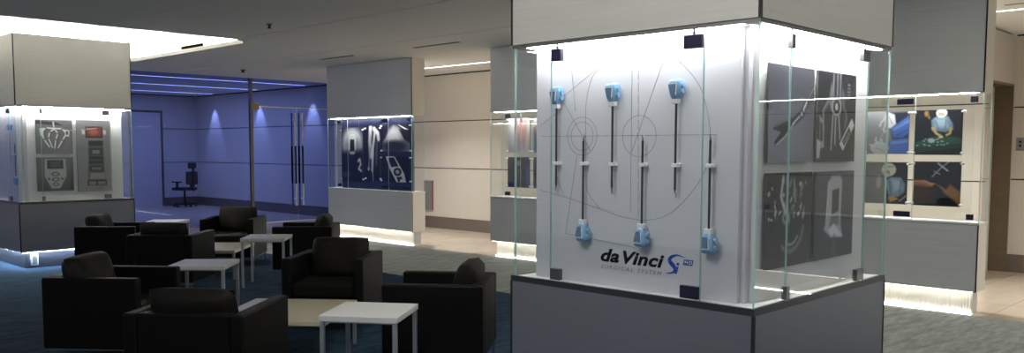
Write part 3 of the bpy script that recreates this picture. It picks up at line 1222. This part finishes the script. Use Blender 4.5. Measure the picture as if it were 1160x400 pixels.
def art_robot_arms():
    a = Art(.46, .457, (40, 40, 46))
    a.vgrad((24, 24, 30), (50, 50, 54))
    for x in (.40, .50, .58):
        a.line([(x, .0), (x, .46)], .045, (84, 84, 92), .008)
        a.line([(x - .014, .0), (x - .014, .44)], .012, (220, 220, 224), .006)
    a.poly([(.34, .10), (.27, .30), (.34, .44), (.42, .30)], (128, 128, 134), .008)
    a.poly([(.62, .16), (.72, .28), (.66, .42), (.60, .30)], (110, 110, 116), .008)
    a.ell(.48, .38, .13, .11, (170, 170, 176), .15)
    a.ell(.48, .38, .09, .08, (40, 40, 46), .2)
    a.ell(.48, .38, .04, .04, (200, 200, 204), .3)
    for x0, y0, x1, y1 in ((.40, .48, .37, .86), (.47, .50, .47, .80), (.55, .48, .60, .74)):
        a.line([(x0, y0), (x1, y1)], .05, (104, 104, 112), .01)
        a.line([(x0 - .015, y0), (x1 - .015, y1)], .012, (206, 206, 210), .006)
    a.line([(.30, .30), (.15, .44), (.17, .66)], .055, (96, 96, 104), .01)
    a.line([(.29, .29), (.135, .43), (.155, .66)], .012, (190, 190, 196), .006)
    a.line([(.66, .34), (.76, .50), (.71, .60)], .055, (96, 96, 104), .01)
    a.poly([(.90, .50), (.98, .58), (.68, .88), (.58, .80)], (206, 206, 210), .008)
    a.poly([(.83, .60), (.89, .66), (.71, .82), (.65, .77)], (60, 60, 66), .008)
    a.line([(.84, .66), (.70, .78)], .012, (180, 180, 184), .006)
    a.poly([(.05, .48), (.15, .54), (.19, .84), (.08, .86)], (150, 150, 156), .01)
    a.poly([(.07, .56), (.13, .58), (.15, .76), (.09, .78)], (50, 50, 56), .01)
    a.poly([(.0, .74), (.10, .78), (.08, .96), (.0, .96)], (186, 186, 190), .01)
    for k in range(5):
        a.line([(.77, .12 + k * .04), (.83, .12 + k * .04)], .016, (170, 170, 174), .006)
    return a.speck(2)


def art_mechanism():
    a = Art(.46, .457, (36, 36, 42))
    a.vgrad((34, 34, 42), (44, 44, 48))
    r = np.random.default_rng(3)
    for k in range(46):
        x, y = r.uniform(.04, .85), r.uniform(.04, .55)
        c = r.uniform(70, 170)
        a.ell(x, y, r.uniform(.01, .035), r.uniform(.01, .05), (c, c, c + 4), .7, r.uniform(0, 90))
    a.line([(.34, .05), (.30, .25), (.40, .42)], .05, (170, 170, 174), .02)
    a.line([(.58, .08), (.62, .30)], .05, (120, 120, 126), .02)
    a.ring(.52, .52, .30, .32, .09, (104, 104, 108), 10, 130)
    a.ring(.52, .52, .22, .25, .06, (140, 140, 144), 40, 120)
    a.ell(.42, .48, .09, .07, (150, 150, 154), .7)
    a.ell(.42, .48, .04, .03, (40, 40, 44), .7)
    a.contrast(1.3, 52)
    return a.speck(2)


def art_console():
    a = Art(.46, .457, (58, 58, 70))
    a.vgrad((70, 70, 84), (48, 48, 56))
    a.poly([(.32, .12), (.40, .05), (.62, .05), (.68, .12), (.66, .60), (.72, .78), (.40, .76), (.22, .66), (.28, .56)], (150, 150, 158), .02)
    a.poly([(.42, .22), (.60, .20), (.60, .46), (.42, .50)], (36, 36, 42), .012)
    a.poly([(.40, .52), (.60, .50), (.62, .62), (.36, .64)], (96, 96, 104), .02)
    a.poly([(.34, .68), (.48, .60), (.72, .76), (.44, .76)], (186, 186, 192), .015)
    a.line([(.32, .12), (.28, .56)], .02, (190, 190, 196), .012)
    a.line([(.50, .80), (.52, 1.0)], .10, (70, 70, 78), .04)
    a.contrast(1.3, 52)
    return a.speck(2)


def art_cart_arms():
    a = Art(.46, .457, (112, 112, 112))
    a.vgrad((92, 92, 92), (120, 120, 120))
    a.poly([(0, .04), (.55, .07), (.75, .16), (0, .13)], (34, 34, 34), .01)
    a.line([(.48, .08), (.50, .30)], .04, (200, 200, 200), .01)
    for (pts, w_) in (([(.50, .26), (.28, .24), (.16, .36), (.22, .58), (.36, .80)], .05),
                      ([(.50, .28), (.38, .36), (.34, .54), (.44, .82)], .045),
                      ([(.52, .28), (.60, .40), (.54, .58), (.50, .84)], .045),
                      ([(.52, .26), (.72, .26), (.84, .40), (.72, .60), (.60, .82)], .05)):
        a.line([(x + .02, y + .015) for x, y in pts], w_, (52, 52, 52), .012)
        a.line(pts, w_, (196, 196, 196), .01)
        a.line([(x - .008, y) for x, y in pts], w_ * .3, (240, 240, 240), .008)
        for x, y in pts[1:-1]:
            a.ell(x, y, .03, .03, (120, 120, 120), .3)
    a.poly([(.10, .26), (.22, .24), (.20, .46), (.12, .48)], (206, 206, 206), .01)
    a.poly([(.78, .28), (.92, .30), (.90, .50), (.80, .48)], (206, 206, 206), .01)
    a.poly([(.82, .33), (.88, .34), (.87, .44), (.82, .43)], (60, 60, 60), .01)
    return a.speck(3)


def art_touch_unit():
    a = Art(.46, .457, (70, 70, 68))
    a.vgrad((78, 78, 76), (40, 40, 40))
    a.ell(.5, .3, .7, .5, (98, 98, 96), 1.0)
    a.poly([(.22, .05), (.78, .05), (.80, .55), (.62, .93), (.38, .93), (.20, .55)], (172, 174, 170), .015)
    a.poly([(.28, .08), (.72, .08), (.72, .34), (.28, .34)], (28, 30, 30), .012)
    a.poly([(.36, .13), (.64, .13), (.64, .29), (.36, .29)], (64, 70, 70), .015)
    for y, rr in ((.50, .11), (.66, .10), (.80, .08)):
        a.ell(.5, y, rr, .055, (36, 36, 36), .3)
        a.ell(.5, y, rr * .7, .035, (176, 176, 172), .4)
    a.ell(.32, .64, .03, .03, (30, 30, 30), .5)
    a.ell(.68, .64, .03, .03, (30, 30, 30), .5)
    return a.speck(3)


def art_tower():
    a = Art(.45, .985, (126, 126, 126), 120)
    a.vgrad((116, 116, 116), (142, 142, 142))
    a.poly([(.26, .09), (.76, .09), (.76, .25), (.26, .25)], (34, 34, 34), .006)
    a.poly([(.29, .105), (.73, .105), (.73, .235), (.29, .235)], (120, 56, 46), .01)
    a.ell(.5, .17, .14, .04, (164, 92, 74), .8)
    a.poly([(.16, .14), (.24, .14), (.24, .20), (.16, .20)], (196, 196, 196), .008)
    a.poly([(.78, .14), (.86, .14), (.86, .20), (.78, .20)], (196, 196, 196), .008)
    a.poly([(.34, .29), (.74, .29), (.80, .86), (.30, .86)], (84, 84, 84), .01)
    for y0, y1, c in ((.29, .36, 40), (.39, .49, 52), (.51, .55, 30), (.57, .61, 36), (.64, .72, 44)):
        a.poly([(.35, y0), (.76, y0), (.77, y1), (.34, y1)], (c, c, c), .006)
    a.poly([(.44, .42), (.66, .42), (.66, .47), (.44, .47)], (128, 128, 128), .006)
    a.poly([(.42, .66), (.70, .66), (.70, .70), (.42, .70)], (110, 110, 110), .006)
    a.poly([(.36, .74), (.78, .74), (.80, .83), (.34, .83)], (150, 150, 150), .008)
    a.line([(.28, .85), (.84, .85)], .012, (40, 40, 40), .005)
    for x in (.30, .55, .82):
        a.line([(x, .85), (x, .91)], .02, (52, 52, 52), .006)
    a.line([(.30, .91), (.82, .91)], .008, (60, 60, 60), .005)
    return a.speck(3)


YP = SY + 0.063
gs = 'photographs on the right side of the front case'
photo(art_arm_tool(), (3.650, YP, 1.997), (1, 0, 0), .462, .457, 'photo of a jawed instrument tip on grey, upper left in front case', gs, False)
photo(art_robot_arms(), (4.155, YP, 1.997), (1, 0, 0), .462, .457, 'photo of robotic arms on black, upper right in front case', gs, False)
photo(art_mechanism(), (3.652, YP, 1.492), (1, 0, 0), .464, .452, 'dark photo of small mechanism parts, lower left in front case', gs, False)
photo(art_console(), (4.160, YP, 1.490), (1, 0, 0), .464, .452, 'dark photo of a pale arched console, lower right in front case', gs, False)
YP = LY + 0.063
gl = 'photographs on the front of the left column case'
photo(art_cart_arms(), (3.815, YP, 1.988), (1, 0, 0), .46, .457, 'grey photo of branching robot arms, upper left on left column', gl, False)
photo(art_touch_unit(), (3.812, YP, 1.482), (1, 0, 0), .46, .452, 'dark photo of pale tapered control unit, lower left on left column', gl, False)
photo(art_tower(), (4.325, YP, 1.996), (1, 0, 0), .455, .988, 'tall grey photo of equipment tower with red screen on left column', gl, False)
# mounting pegs that hold the side photos off the panel
# (each photograph stands 20 mm in front of the panel on two hidden rails)
for ob in list(COL.objects):
    if ob.get('group') in (gs, gl):
        pr = [c for c in ob.children if c.name.startswith('print')][0]
        xs_ = [v.co.x for v in pr.data.vertices]
        zs_ = [v.co.z for v in pr.data.vertices]
        q = MB()
        for zz_ in (min(zs_) + .06, max(zs_) - .08):
            q.box((min(xs_) + .05, 0.012, zz_), (max(xs_) - .05, 0.0245, zz_ + .02))
        q.build('mounting_rail', M['printedge'], ob)

# ------------------------------------------------------------------ the slim cases along the far wall
CW, CD = 2.4234, 0.2795
CX = 9.0206


def wall_case(y0, label, backing):
    t = thing('display_case', label, 'display case', (CX, y0, 0), 0, 'slim display cases along the far wall')
    W, D = CW, CD
    for nm, z0, z1 in (('upper_housing', ZU, ZC), ('base', ZB, ZT - 0.018)):
        q = MB()
        q.box((0.006, 0.002, z0), (D, W - .002, z1))
        b = q.build(nm, M['beige'], t)
        q = MB()
        q.box((0.003, 0.0, z0), (0.010, W, z1))
        q.build('joint', M['gap'], b)
        q = MB()
        q.box((-0.012, 0.012, z0 + .008), (0.003, W - .006, z1 - .004))
        q.build('front_panel', M['steel'], b)['label'] = 'grey metal front panel'
    q = MB()
    q.box((-0.008, -0.004, ZT - 0.018), (D + .004, W + .004, ZT))
    q.build('case_floor', M['white'], t, 0.003)
    # plinth with fine vertical flutes
    q = MB()
    px0, px1, py0, py1 = 0.075, D - 0.05, 0.05, W - 0.06
    n = 80
    pts = []
    for k in range(n):
        a = py0 + (py1 - py0) * k / n
        b = py0 + (py1 - py0) * (k + 0.5) / n
        pts += [(px0, a), (px0 - 0.007, b)]
    pts += [(px0, py1), (px1, py1), (px1, py0)]
    q.prism([(x, y, 0) for x, y in pts], (0, 0, ZB))
    q.build('plinth', M['plinth'], t)
    q = MB()
    q.box((0.008, 0.03, ZB - 0.002), (0.024, W - .03, ZB))
    q.build('plinth_light', M['ledplinth'], t)
    q = MB()
    q.box((0.052, 0.05, 0.0), (0.064, W - .06, 0.012))
    q.build('plinth_light', M['ledfoot'], t)
    # glass: front in three panes, two ends, back
    z0, z1 = ZT, ZU
    th = 0.008
    for a, b in ((0.002, 0.62), (0.623, 1.80), (1.803, W - .002)):
        q = MB()
        q.pane((-0.004, a, z0), (-0.004 + th, b, z1), 0)
        q.build('glass_pane', [M['glass'], M['glassedge']], t)
    for a in (0.0, W - th):
        q = MB()
        q.pane((0.006, a, z0), (D - .01, a + th, z1), 1)
        q.build('glass_pane', [M['glass'], M['glassedge']], t)
    q = MB()
    q.pane((0.118, 0.11, z0), (0.125, W - .11, z1), 0)
    q.build('mounting_glass', [M['glass'], M['glassedge']], t)
    if backing:
        q = MB()
        q.box((0.126, 0.11, z0), (0.140, 2.155, z1 - .01))
        q.build('backing_panel', M['navy'], t)['label'] = 'navy blue backing panel'
    q = MB()
    q.box((0.020, 0.06, ZU - 0.002), (0.060, W - .06, ZU))
    q.build('case_light', M['ledfar'], t)
    for yc, wd_ in ((0.05, 0.065), (0.72, 0.16), (W - 0.36, 0.10)):
        for lo in (1, 0):
            q = MB()
            zz = (ZT + 0.03, ZT + 0.085) if lo else (ZU - 0.095, ZU - 0.035)
            q.box((-0.010, yc - (0 if wd_ < .1 else wd_ / 2), zz[0]), (0.010, yc + (wd_ if wd_ < .1 else wd_ / 2), zz[1]))
            q.build('clip', M['clip'], t, 0.002)
    return t


MY = 11.0434
PITCHY = 4.2723
wall_case(MY, 'slim display case beside the blue glass doors with navy backing', True)
wall_case(MY - PITCHY, 'slim display case half hidden behind the left edge of front case', False)
wall_case(MY - 2 * PITCHY, 'slim display case at right with surgery photographs in colour', False)
wall_case(MY - 3 * PITCHY, 'slim display case beyond the right edge mirrored in front glass', False)


def art_m1():
    a = Art(.65, .95, (16, 16, 28), 100)
    a.ell(.52, .30, .50, .30, (206, 206, 210), .5)
    a.ell(.52, .40, .42, .18, (160, 160, 168), .9)
    a.poly([(0, .46), (1, .42), (1, 1), (0, 1)], (14, 14, 24), .06)
    a.poly([(.32, .18), (.42, .12), (.62, .12), (.70, .18), (.68, .42), (.34, .42)], (238, 238, 240), .01)
    a.poly([(.42, .22), (.60, .22), (.62, .44), (.40, .44)], (26, 26, 34), .01)
    a.poly([(.36, .44), (.66, .44), (.60, .50), (.42, .50)], (200, 200, 206), .015)
    a.line([(.78, .62), (.86, .58), (.90, .68), (.80, .76), (.92, .80)], .045, (220, 220, 224), .015)
    for k in range(3):
        a.line([(.02, .84 + k * .035), (.40, .84 + k * .035)], .010, (150, 150, 160), .006, .8)
    return a.speck(2)


def art_m2():
    a = Art(.405, .96, (14, 14, 30), 100)
    a.line([(.35, .03), (.28, .28), (.34, .55)], .10, (214, 214, 220), .02)
    a.line([(.60, .06), (.86, .14), (.90, .24)], .09, (236, 236, 240), .015)
    a.line([(.66, .10), (.50, .40), (.44, .80)], .07, (226, 226, 230), .015)
    a.line([(.44, .70), (.50, 1.0)], .03, (190, 190, 198), .015)
    a.line([(.30, .40), (.20, .74)], .04, (150, 150, 160), .02)
    a.line([(.78, .30), (.74, .70)], .05, (110, 110, 124), .03)
    a.ell(.18, .78, .07, .035, (200, 200, 204), .5)
    return a.speck(2)


def art_m3():
    a = Art(.77, .465, (18, 18, 28))
    a.poly([(.42, .0), (.60, .10), (1.0, .62), (1.0, 1), (.0, 1), (.02, .62)], (120, 120, 126), .06)
    a.ell(.42, .45, .30, .32, (214, 214, 216), .8)
    a.ell(.45, .80, .42, .22, (40, 40, 46), .7)
    a.poly([(.56, .0), (.62, .02), (.96, .20), (.84, .20)], (244, 244, 246), .012)
    a.poly([(.62, .18), (1, .22), (1, .70), (.80, .55)], (18, 18, 26), .03)
    a.poly([(0, 0), (.3, 0), (.12, .5), (0, .6)], (14, 14, 34), .05)
    return a.speck(2)


def art_m4():
    a = Art(.77, .435, (10, 10, 18))
    a.poly([(.14, .0), (.46, .0), (.80, .66), (.86, 1.0), (.52, 1.0), (.28, .48)], (214, 214, 218), .012)
    a.poly([(.22, .05), (.44, .04), (.60, .38), (.34, .42)], (22, 22, 30), .012)
    a.ell(.56, .60, .14, .16, (26, 26, 32), .15)
    a.ell(.56, .60, .07, .08, (180, 180, 186), .3)
    a.poly([(.52, .80), (.70, .78), (.76, .96), (.58, .98)], (40, 40, 46), .012)
    a.ell(.70, .94, .05, .06, (230, 230, 232), .4)
    return a.speck(2)


XPH = CX + 0.100
U = (0, -1, 0)
gm = 'photographs in the case beside the glass doors'
photo(art_m1(), (XPH, 13.182, 1.985), U, .648, .965, 'tall photo of white console on black, leftmost beside glass doors', gm)
photo(art_m2(), (XPH, 12.440, 2.008), U, .405, .965, 'narrow photo of white jointed arms, middle of case beside doors', gm)
photo(art_m3(), (XPH, 11.978, 2.020), U, .768, .465, 'photo of pale glowing cone shape, upper right beside doors', gm)
photo(art_m4(), (XPH, 11.984, 1.478), U, .768, .437, 'photo of white tilted device with screen, lower right beside doors', gm)


def art_r1():
    a = Art(.43, .44, (150, 150, 158))
    a.vgrad((166, 166, 172), (112, 114, 122))
    a.poly([(.50, .0), (1, .0), (1, 1), (.74, 1), (.62, .6)], (34, 38, 52), .06)
    a.poly([(.58, .40), (.74, .28), (1, .10), (1, .52), (.86, .62), (.66, .62)], (70, 106, 184), .02)
    a.line([(.66, .42), (.98, .24)], .05, (120, 152, 214), .03)
    a.line([(.70, .58), (.96, .44)], .03, (46, 74, 140), .02)
    a.poly([(.40, .12), (.52, .02), (.66, .08), (.70, .30), (.58, .40), (.44, .36)], (214, 214, 220), .02)
    for p in ([(.46, .30), (.40, .42), (.44, .48)], [(.52, .34), (.48, .46)], [(.42, .18), (.34, .26), (.32, .34)]):
        a.line(p, .045, (224, 224, 228), .012)
    a.line([(.52, .12), (.62, .30)], .02, (150, 150, 160), .012)
    a.line([(.44, .40), (.30, .74)], .012, (220, 220, 224), .006)
    a.poly([(.52, .74), (.62, .66), (1, .62), (1, 1), (.60, 1)], (74, 110, 186), .02)
    a.line([(.62, .74), (.98, .70)], .05, (122, 154, 214), .03)
    a.ell(.32, .86, .22, .15, (206, 206, 212), .2)
    for p in ([(.30, .76), (.22, .68), (.24, .62)], [(.38, .76), (.36, .66)], [(.20, .82), (.10, .78)]):
        a.line(p, .05, (214, 214, 220), .012)
    a.line([(.24, .86), (.44, .94)], .02, (150, 150, 158), .012)
    return a.speck(3)


def art_r2():
    a = Art(.445, .445, (16, 18, 26))
    a.ell(.24, .08, .05, .07, (150, 112, 60), .8)
    a.ell(.30, .16, .03, .05, (120, 90, 54), .8)
    a.poly([(.34, .22), (.46, .13), (.70, .14), (.80, .30), (.82, .44), (.66, .50), (.36, .46)], (112, 138, 162), .02)
    a.poly([(.42, .20), (.66, .18), (.70, .40), (.44, .40)], (170, 192, 208), .05)
    a.line([(.44, .24), (.50, .42)], .02, (90, 116, 142), .015)
    a.line([(.66, .22), (.64, .44)], .02, (90, 116, 142), .015)
    a.ell(.56, .07, .12, .10, (206, 220, 228), .15)
    a.ell(.55, .11, .07, .055, (196, 164, 142), .2)
    a.poly([(.48, .12), (.62, .12), (.60, .18), (.50, .18)], (206, 222, 230), .015)
    a.line([(.38, .40), (.46, .52), (.56, .58)], .06, (212, 182, 124), .015)
    a.line([(.76, .42), (.75, .52), (.68, .56)], .055, (214, 178, 96), .015)
    a.poly([(0, .72), (.40, .58), (.90, .60), (1, .66), (1, .82), (.0, .94)], (38, 84, 70), .02)
    a.poly([(.0, .84), (1, .74), (1, .82), (.0, .95)], (22, 54, 46), .02)
    q_ = np.random.default_rng(5)
    for k in range(22):
        x, y = q_.uniform(.05, .7), q_.uniform(.64, .80)
        a.ell(x, y, .028, .014, (140, 176, 164), .4, q_.uniform(-40, 40))
    a.ell(.36, .68, .08, .05, (186, 200, 198), .4)
    a.ell(.56, .60, .05, .03, (226, 200, 130), .4)
    return a.speck(3)


def art_r3():
    a = Art(.435, .435, (44, 44, 50))
    a.ell(.22, .4, .3, .45, (78, 78, 84), 1.0)
    for k in range(7):
        a.line([(.06 + .05 * k, .20 + .04 * (k % 3)), (.10 + .05 * k, .75)], .02, (104, 104, 110), .015, .6)
    a.ell(.57, .18, .17, .16, (222, 214, 192), .15)
    a.line([(.44, .12), (.68, .10)], .03, (170, 158, 134), .02)
    a.ell(.52, .27, .08, .08, (176, 140, 112), .2)
    a.poly([(.46, .27), (.58, .27), (.57, .36), (.48, .36)], (196, 208, 216), .015)
    a.poly([(.48, .48), (.62, .36), (.86, .36), (.96, .52), (.95, .70), (.82, .82), (.60, .84)], (136, 160, 182), .02)
    a.poly([(.64, .42), (.84, .42), (.88, .62), (.70, .70)], (182, 202, 216), .05)
    a.line([(.60, .46), (.64, .80)], .03, (96, 122, 148), .02)
    a.line([(.86, .44), (.84, .76)], .02, (100, 126, 152), .02)
    a.ell(.34, .48, .06, .16, (150, 150, 154), .3)
    a.poly([(.56, .84), (.70, .80), (.82, .88), (.62, .96)], (198, 148, 56), .02)
    a.line([(.84, .92), (.98, .80)], .03, (170, 170, 176), .012)
    return a.speck(3)


def art_r4():
    a = Art(.445, .445, (24, 22, 30))
    a.poly([(0, .42), (.26, .42), (.44, .50), (.42, .56), (.24, .58), (0, .56)], (206, 142, 98), .02)
    a.line([(.30, .50), (.46, .50)], .03, (216, 156, 112), .012)
    a.poly([(.55, .52), (.70, .62), (.78, .50), (1, .66), (1, 1), (.86, .86), (.66, .70)], (150, 106, 60), .03)
    a.line([(.46, .50), (.66, .62)], .02, (150, 100, 60), .012)
    a.ell(.1, .72, .3, .2, (70, 36, 20), 1.0)
    a.line([(.40, .34), (.58, .14), (.74, .0)], .03, (150, 156, 172), .012)
    a.line([(.52, .04), (.72, .20)], .04, (176, 180, 194), .012)
    a.line([(.44, .22), (.56, .28)], .03, (140, 146, 160), .012)
    return a.speck(2)


def art_l1():
    a = Art(.435, .5, (206, 200, 202))
    a.ell(.32, .12, .14, .08, (226, 222, 222), .6)
    a.poly([(.36, .0), (.62, .0), (.60, .50), (.48, .92), (.36, .60)], (206, 158, 150), .04)
    a.poly([(.62, .0), (.88, .02), (.86, .50), (.74, .94), (.62, .66)], (198, 148, 142), .04)
    a.poly([(.56, .0), (.66, .0), (.66, .16), (.56, .14)], (120, 44, 90), .02)
    a.poly([(.0, .0), (.14, .0), (.10, 1), (.0, 1)], (188, 184, 190), .04)
    return a.speck(3)


def art_l2():
    a = Art(.445, .445, (60, 60, 78))
    a.poly([(.0, .0), (.30, .0), (.22, 1), (.0, 1)], (112, 108, 112), .03)
    a.ell(.52, .16, .18, .15, (26, 22, 26), .4)
    a.ell(.52, .20, .09, .10, (190, 146, 124), .4)
    a.poly([(.30, .42), (.52, .30), (.78, .40), (.86, .92), (.30, .96)], (52, 44, 56), .03)
    a.poly([(.40, .40), (.60, .40), (.52, .60)], (120, 92, 96), .03)
    a.poly([(.84, .3), (1, .2), (1, 1), (.82, 1)], (52, 76, 150), .03)
    a.poly([(.0, .84), (.36, .80), (.36, 1), (.0, 1)], (48, 56, 120), .03)
    return a.speck(3)


def art_l3():
    a = Art(.43, .5, (206, 204, 200))
    a.poly([(.0, .3), (.4, .2), (.7, .5), (.4, 1), (.0, 1)], (70, 90, 130), .05)
    a.ell(.25, .3, .2, .2, (150, 110, 100), .6)
    return a.speck(3)


def art_l4():
    a = Art(.43, .445, (40, 48, 100))
    a.ell(.3, .5, .3, .4, (26, 26, 40), .6)
    a.ell(.5, .25, .2, .2, (120, 130, 170), .7)
    return a.speck(3)


gr_ = 'surgery photographs in the right hand slim case'
photo(art_r1(), (XPH, 3.640, 2.000), U, .428, .440, 'photo of surgeon in white cap and blue gown, upper left right-hand case', gr_)
photo(art_r2(), (XPH, 3.152, 2.000), U, .444, .447, 'photo of surgeon over green drape on black, upper right right-hand case', gr_)
photo(art_r3(), (XPH, 3.645, 1.476), U, .434, .432, 'photo of masked figure in pale blue on grey, lower left right-hand case', gr_)
photo(art_r4(), (XPH, 3.148, 1.486), U, .444, .444, 'dark photo of orange lit hands and steel tool, lower right right-hand case', gr_)
gq_ = 'photographs in the half hidden slim case'
photo(art_l1(), (XPH, 8.925, 2.055), U, .435, .500, 'pale photo of pinkish arms, seen past left edge of front case', gq_)
photo(art_l2(), (XPH, 8.932, 1.488), U, .445, .445, 'photo of dark haired person, seen past left edge of front case', gq_)
photo(art_l3(), (XPH, 8.415, 2.050), U, .430, .500, 'pale photo with blue figure, cut off by left edge of front case', gq_)
photo(art_l4(), (XPH, 8.415, 1.488), U, .430, .445, 'dark blue photo, cut off by left edge of front case', gq_)


# ------------------------------------------------------------------ lounge furniture
def pillow(w, h, d, n=14):
    """soft rectangular cushion, thick in the middle, pinched edges; w along x, h along z, d along y"""
    vs, fs = [], []
    for side in (1, -1):
        for j in range(n + 1):
            for i in range(n + 1):
                u, v = -1 + 2 * i / n, -1 + 2 * j / n
                t = ((1 - u ** 4) * (1 - v ** 4)) ** 0.42
                k = 1 - 0.05 * (u * u * v * v)
                vs.append((u * w / 2 * k, side * d / 2 * t + 0.008 * math.sin(3 * u + 2 * v) * t, v * h / 2 * k))
    m_ = (n + 1) ** 2
    for j in range(n):
        for i in range(n):
            a = j * (n + 1) + i
            fs.append((a, a + 1, a + n + 2, a + n + 1))
            fs.append((m_ + a, m_ + a + n + 1, m_ + a + n + 2, m_ + a + 1))
    q = MB()
    q.add(vs, fs)
    return q


def make_chair():
    """faces +x; origin on the floor under its centre"""
    t = bpy.data.objects.new('armchair', None)
    COL.objects.link(t)
    h = 0.3635
    zb, zt = 0.112, 0.642
    A = 0.085
    for s in (1, -1):
        q = MB()
        q.box((-h, s * h, zb), (h, s * (h - A), zt))
        q.build('arm', M['leather'], t, 0.016, 3)
    q = MB()
    q.box((-h, -h + A + .001, zb), (-h + 0.10, h - A - .001, zt))
    q.build('back_panel', M['leather'], t, 0.014, 3)
    q = MB()
    q.box((-h + .10, -h + A + .001, zb + .005), (h - .01, h - A - .001, 0.29))
    q.build('seat_base', M['leather'], t, 0.008)
    q = MB()
    q.box((-h + .102, -h + A + .004, 0.292), (h + .0, h - A - .004, 0.43))
    q.build('seat_cushion', M['cushion'], t, 0.035, 4)
    q = pillow(2 * (h - A) - 0.012, 0.40, 0.19)
    c = q.build('back_cushion', M['cushion'], t, smooth=True)
    # lean it on the back: pillow's thin axis along x, tilted backwards
    c.rotation_euler = (math.radians(-17), 0, math.radians(90))
    c.location = (-h + 0.175, 0, 0.585)
    q = MB()
    e = h - 0.012
    for a, b in (((-e, -e), (e, -e + .02)), ((-e, e - .02), (e, e)), ((-e, -e), (-e + .02, e)), ((e - .02, -e), (e, e))):
        q.box((a[0], a[1], zb - .010), (b[0], b[1], zb + .002))
    q.build('base_rail', M['chrome'], t)['label'] = 'thin chrome base rail'
    for sx in (1, -1):
        for sy in (1, -1):
            q = MB()
            q.box((sx * e, sy * e, 0), (sx * (e - .02), sy * (e - .02), zb - .010))
            q.build('leg', M['chrome'], t)['label'] = 'slim chrome leg'
    return t


chairs = [
    (4.171, 4.770, 127.6, 'dark armchair at front right beside the white side table, facing left'),
    (5.965, 9.395, 137.4, 'dark armchair in back group right of small white table, facing left'),
    (2.595, 6.815, -50.1, 'dark armchair at front left with cushion leaning, facing right'),
    (4.277, 11.119, -43.5, 'dark armchair at back left in front of left column, facing right'),
    (4.302, 9.580, 43.7, 'dark armchair in back group with its back to us, behind long white table'),
    (2.465, 4.980, 38.4, 'dark armchair nearest us at bottom left with its back to us'),
    (4.429, 6.542, -141.0, 'dark armchair facing us in the middle, behind the cream low table'),
    (5.890, 11.134, -134.0, 'dark armchair facing us farthest away before the blue glass'),
]
ch0 = make_chair()
for k, (x, y, a, lb) in enumerate(chairs):
    c = ch0 if k == 0 else copy_tree(ch0)
    c.location = (x, y, ZF)
    c.rotation_euler = (0, 0, math.radians(a))
    tag(c, lb, 'armchair', 'lounge armchairs')


def make_table(name, wx, wy, h, top_mt, th=0.036, leg=0.026):
    t = bpy.data.objects.new(name, None)
    COL.objects.link(t)
    q = MB()
    q.box((-wx / 2, -wy / 2, h - th), (wx / 2, wy / 2, h))
    q.build('table_top', top_mt, t, 0.003)
    q = MB()
    e = 0.006
    q.box((-wx / 2 + .03, -wy / 2 + .03, h - th - .012), (wx / 2 - .03, wy / 2 - .03, h - th))
    q.build('apron', M['legwhite'], t)
    for sx in (1, -1):
        for sy in (1, -1):
            q = MB()
            x, y = sx * (wx / 2 - e), sy * (wy / 2 - e)
            q.box((x, y, 0), (x - sx * leg, y - sy * leg, h - th))
            q.build('leg', M['legwhite'], t)
    return t


st0 = make_table('side_table', 0.50, 0.50, 0.572, M['tablewhite'])
for k, (x, y, a, lb) in enumerate(((3.26, 4.42, 35.5, 'white square side table at front between two armchairs'),
                                   (5.19, 9.03, 48.0, 'small white side table in back group beside right armchair'),
                                   (3.58, 7.33, 47.0, 'white side table in the middle between the two seating groups'),
                                   (5.32, 12.0, 50.0, 'white side table far back beside the left column'))):
    t = st0 if k == 0 else copy_tree(st0)
    t.location = (x, y, ZF)
    t.rotation_euler = (0, 0, math.radians(a))
    tag(t, lb, 'side table', 'white side tables')
lt0 = make_table('coffee_table', 0.90, 0.85, 0.36, M['tablebeige'])
for k, (x, y, a, lb) in enumerate(((3.50, 5.80, 39.5, 'low cream coffee table in the front seating group'),
                                   (5.12, 10.28, 46.0, 'low cream coffee table in the back seating group'))):
    t = lt0 if k == 0 else copy_tree(lt0)
    t.location = (x, y, ZF)
    t.rotation_euler = (0, 0, math.radians(a))
    tag(t, lb, 'coffee table', 'low coffee tables')
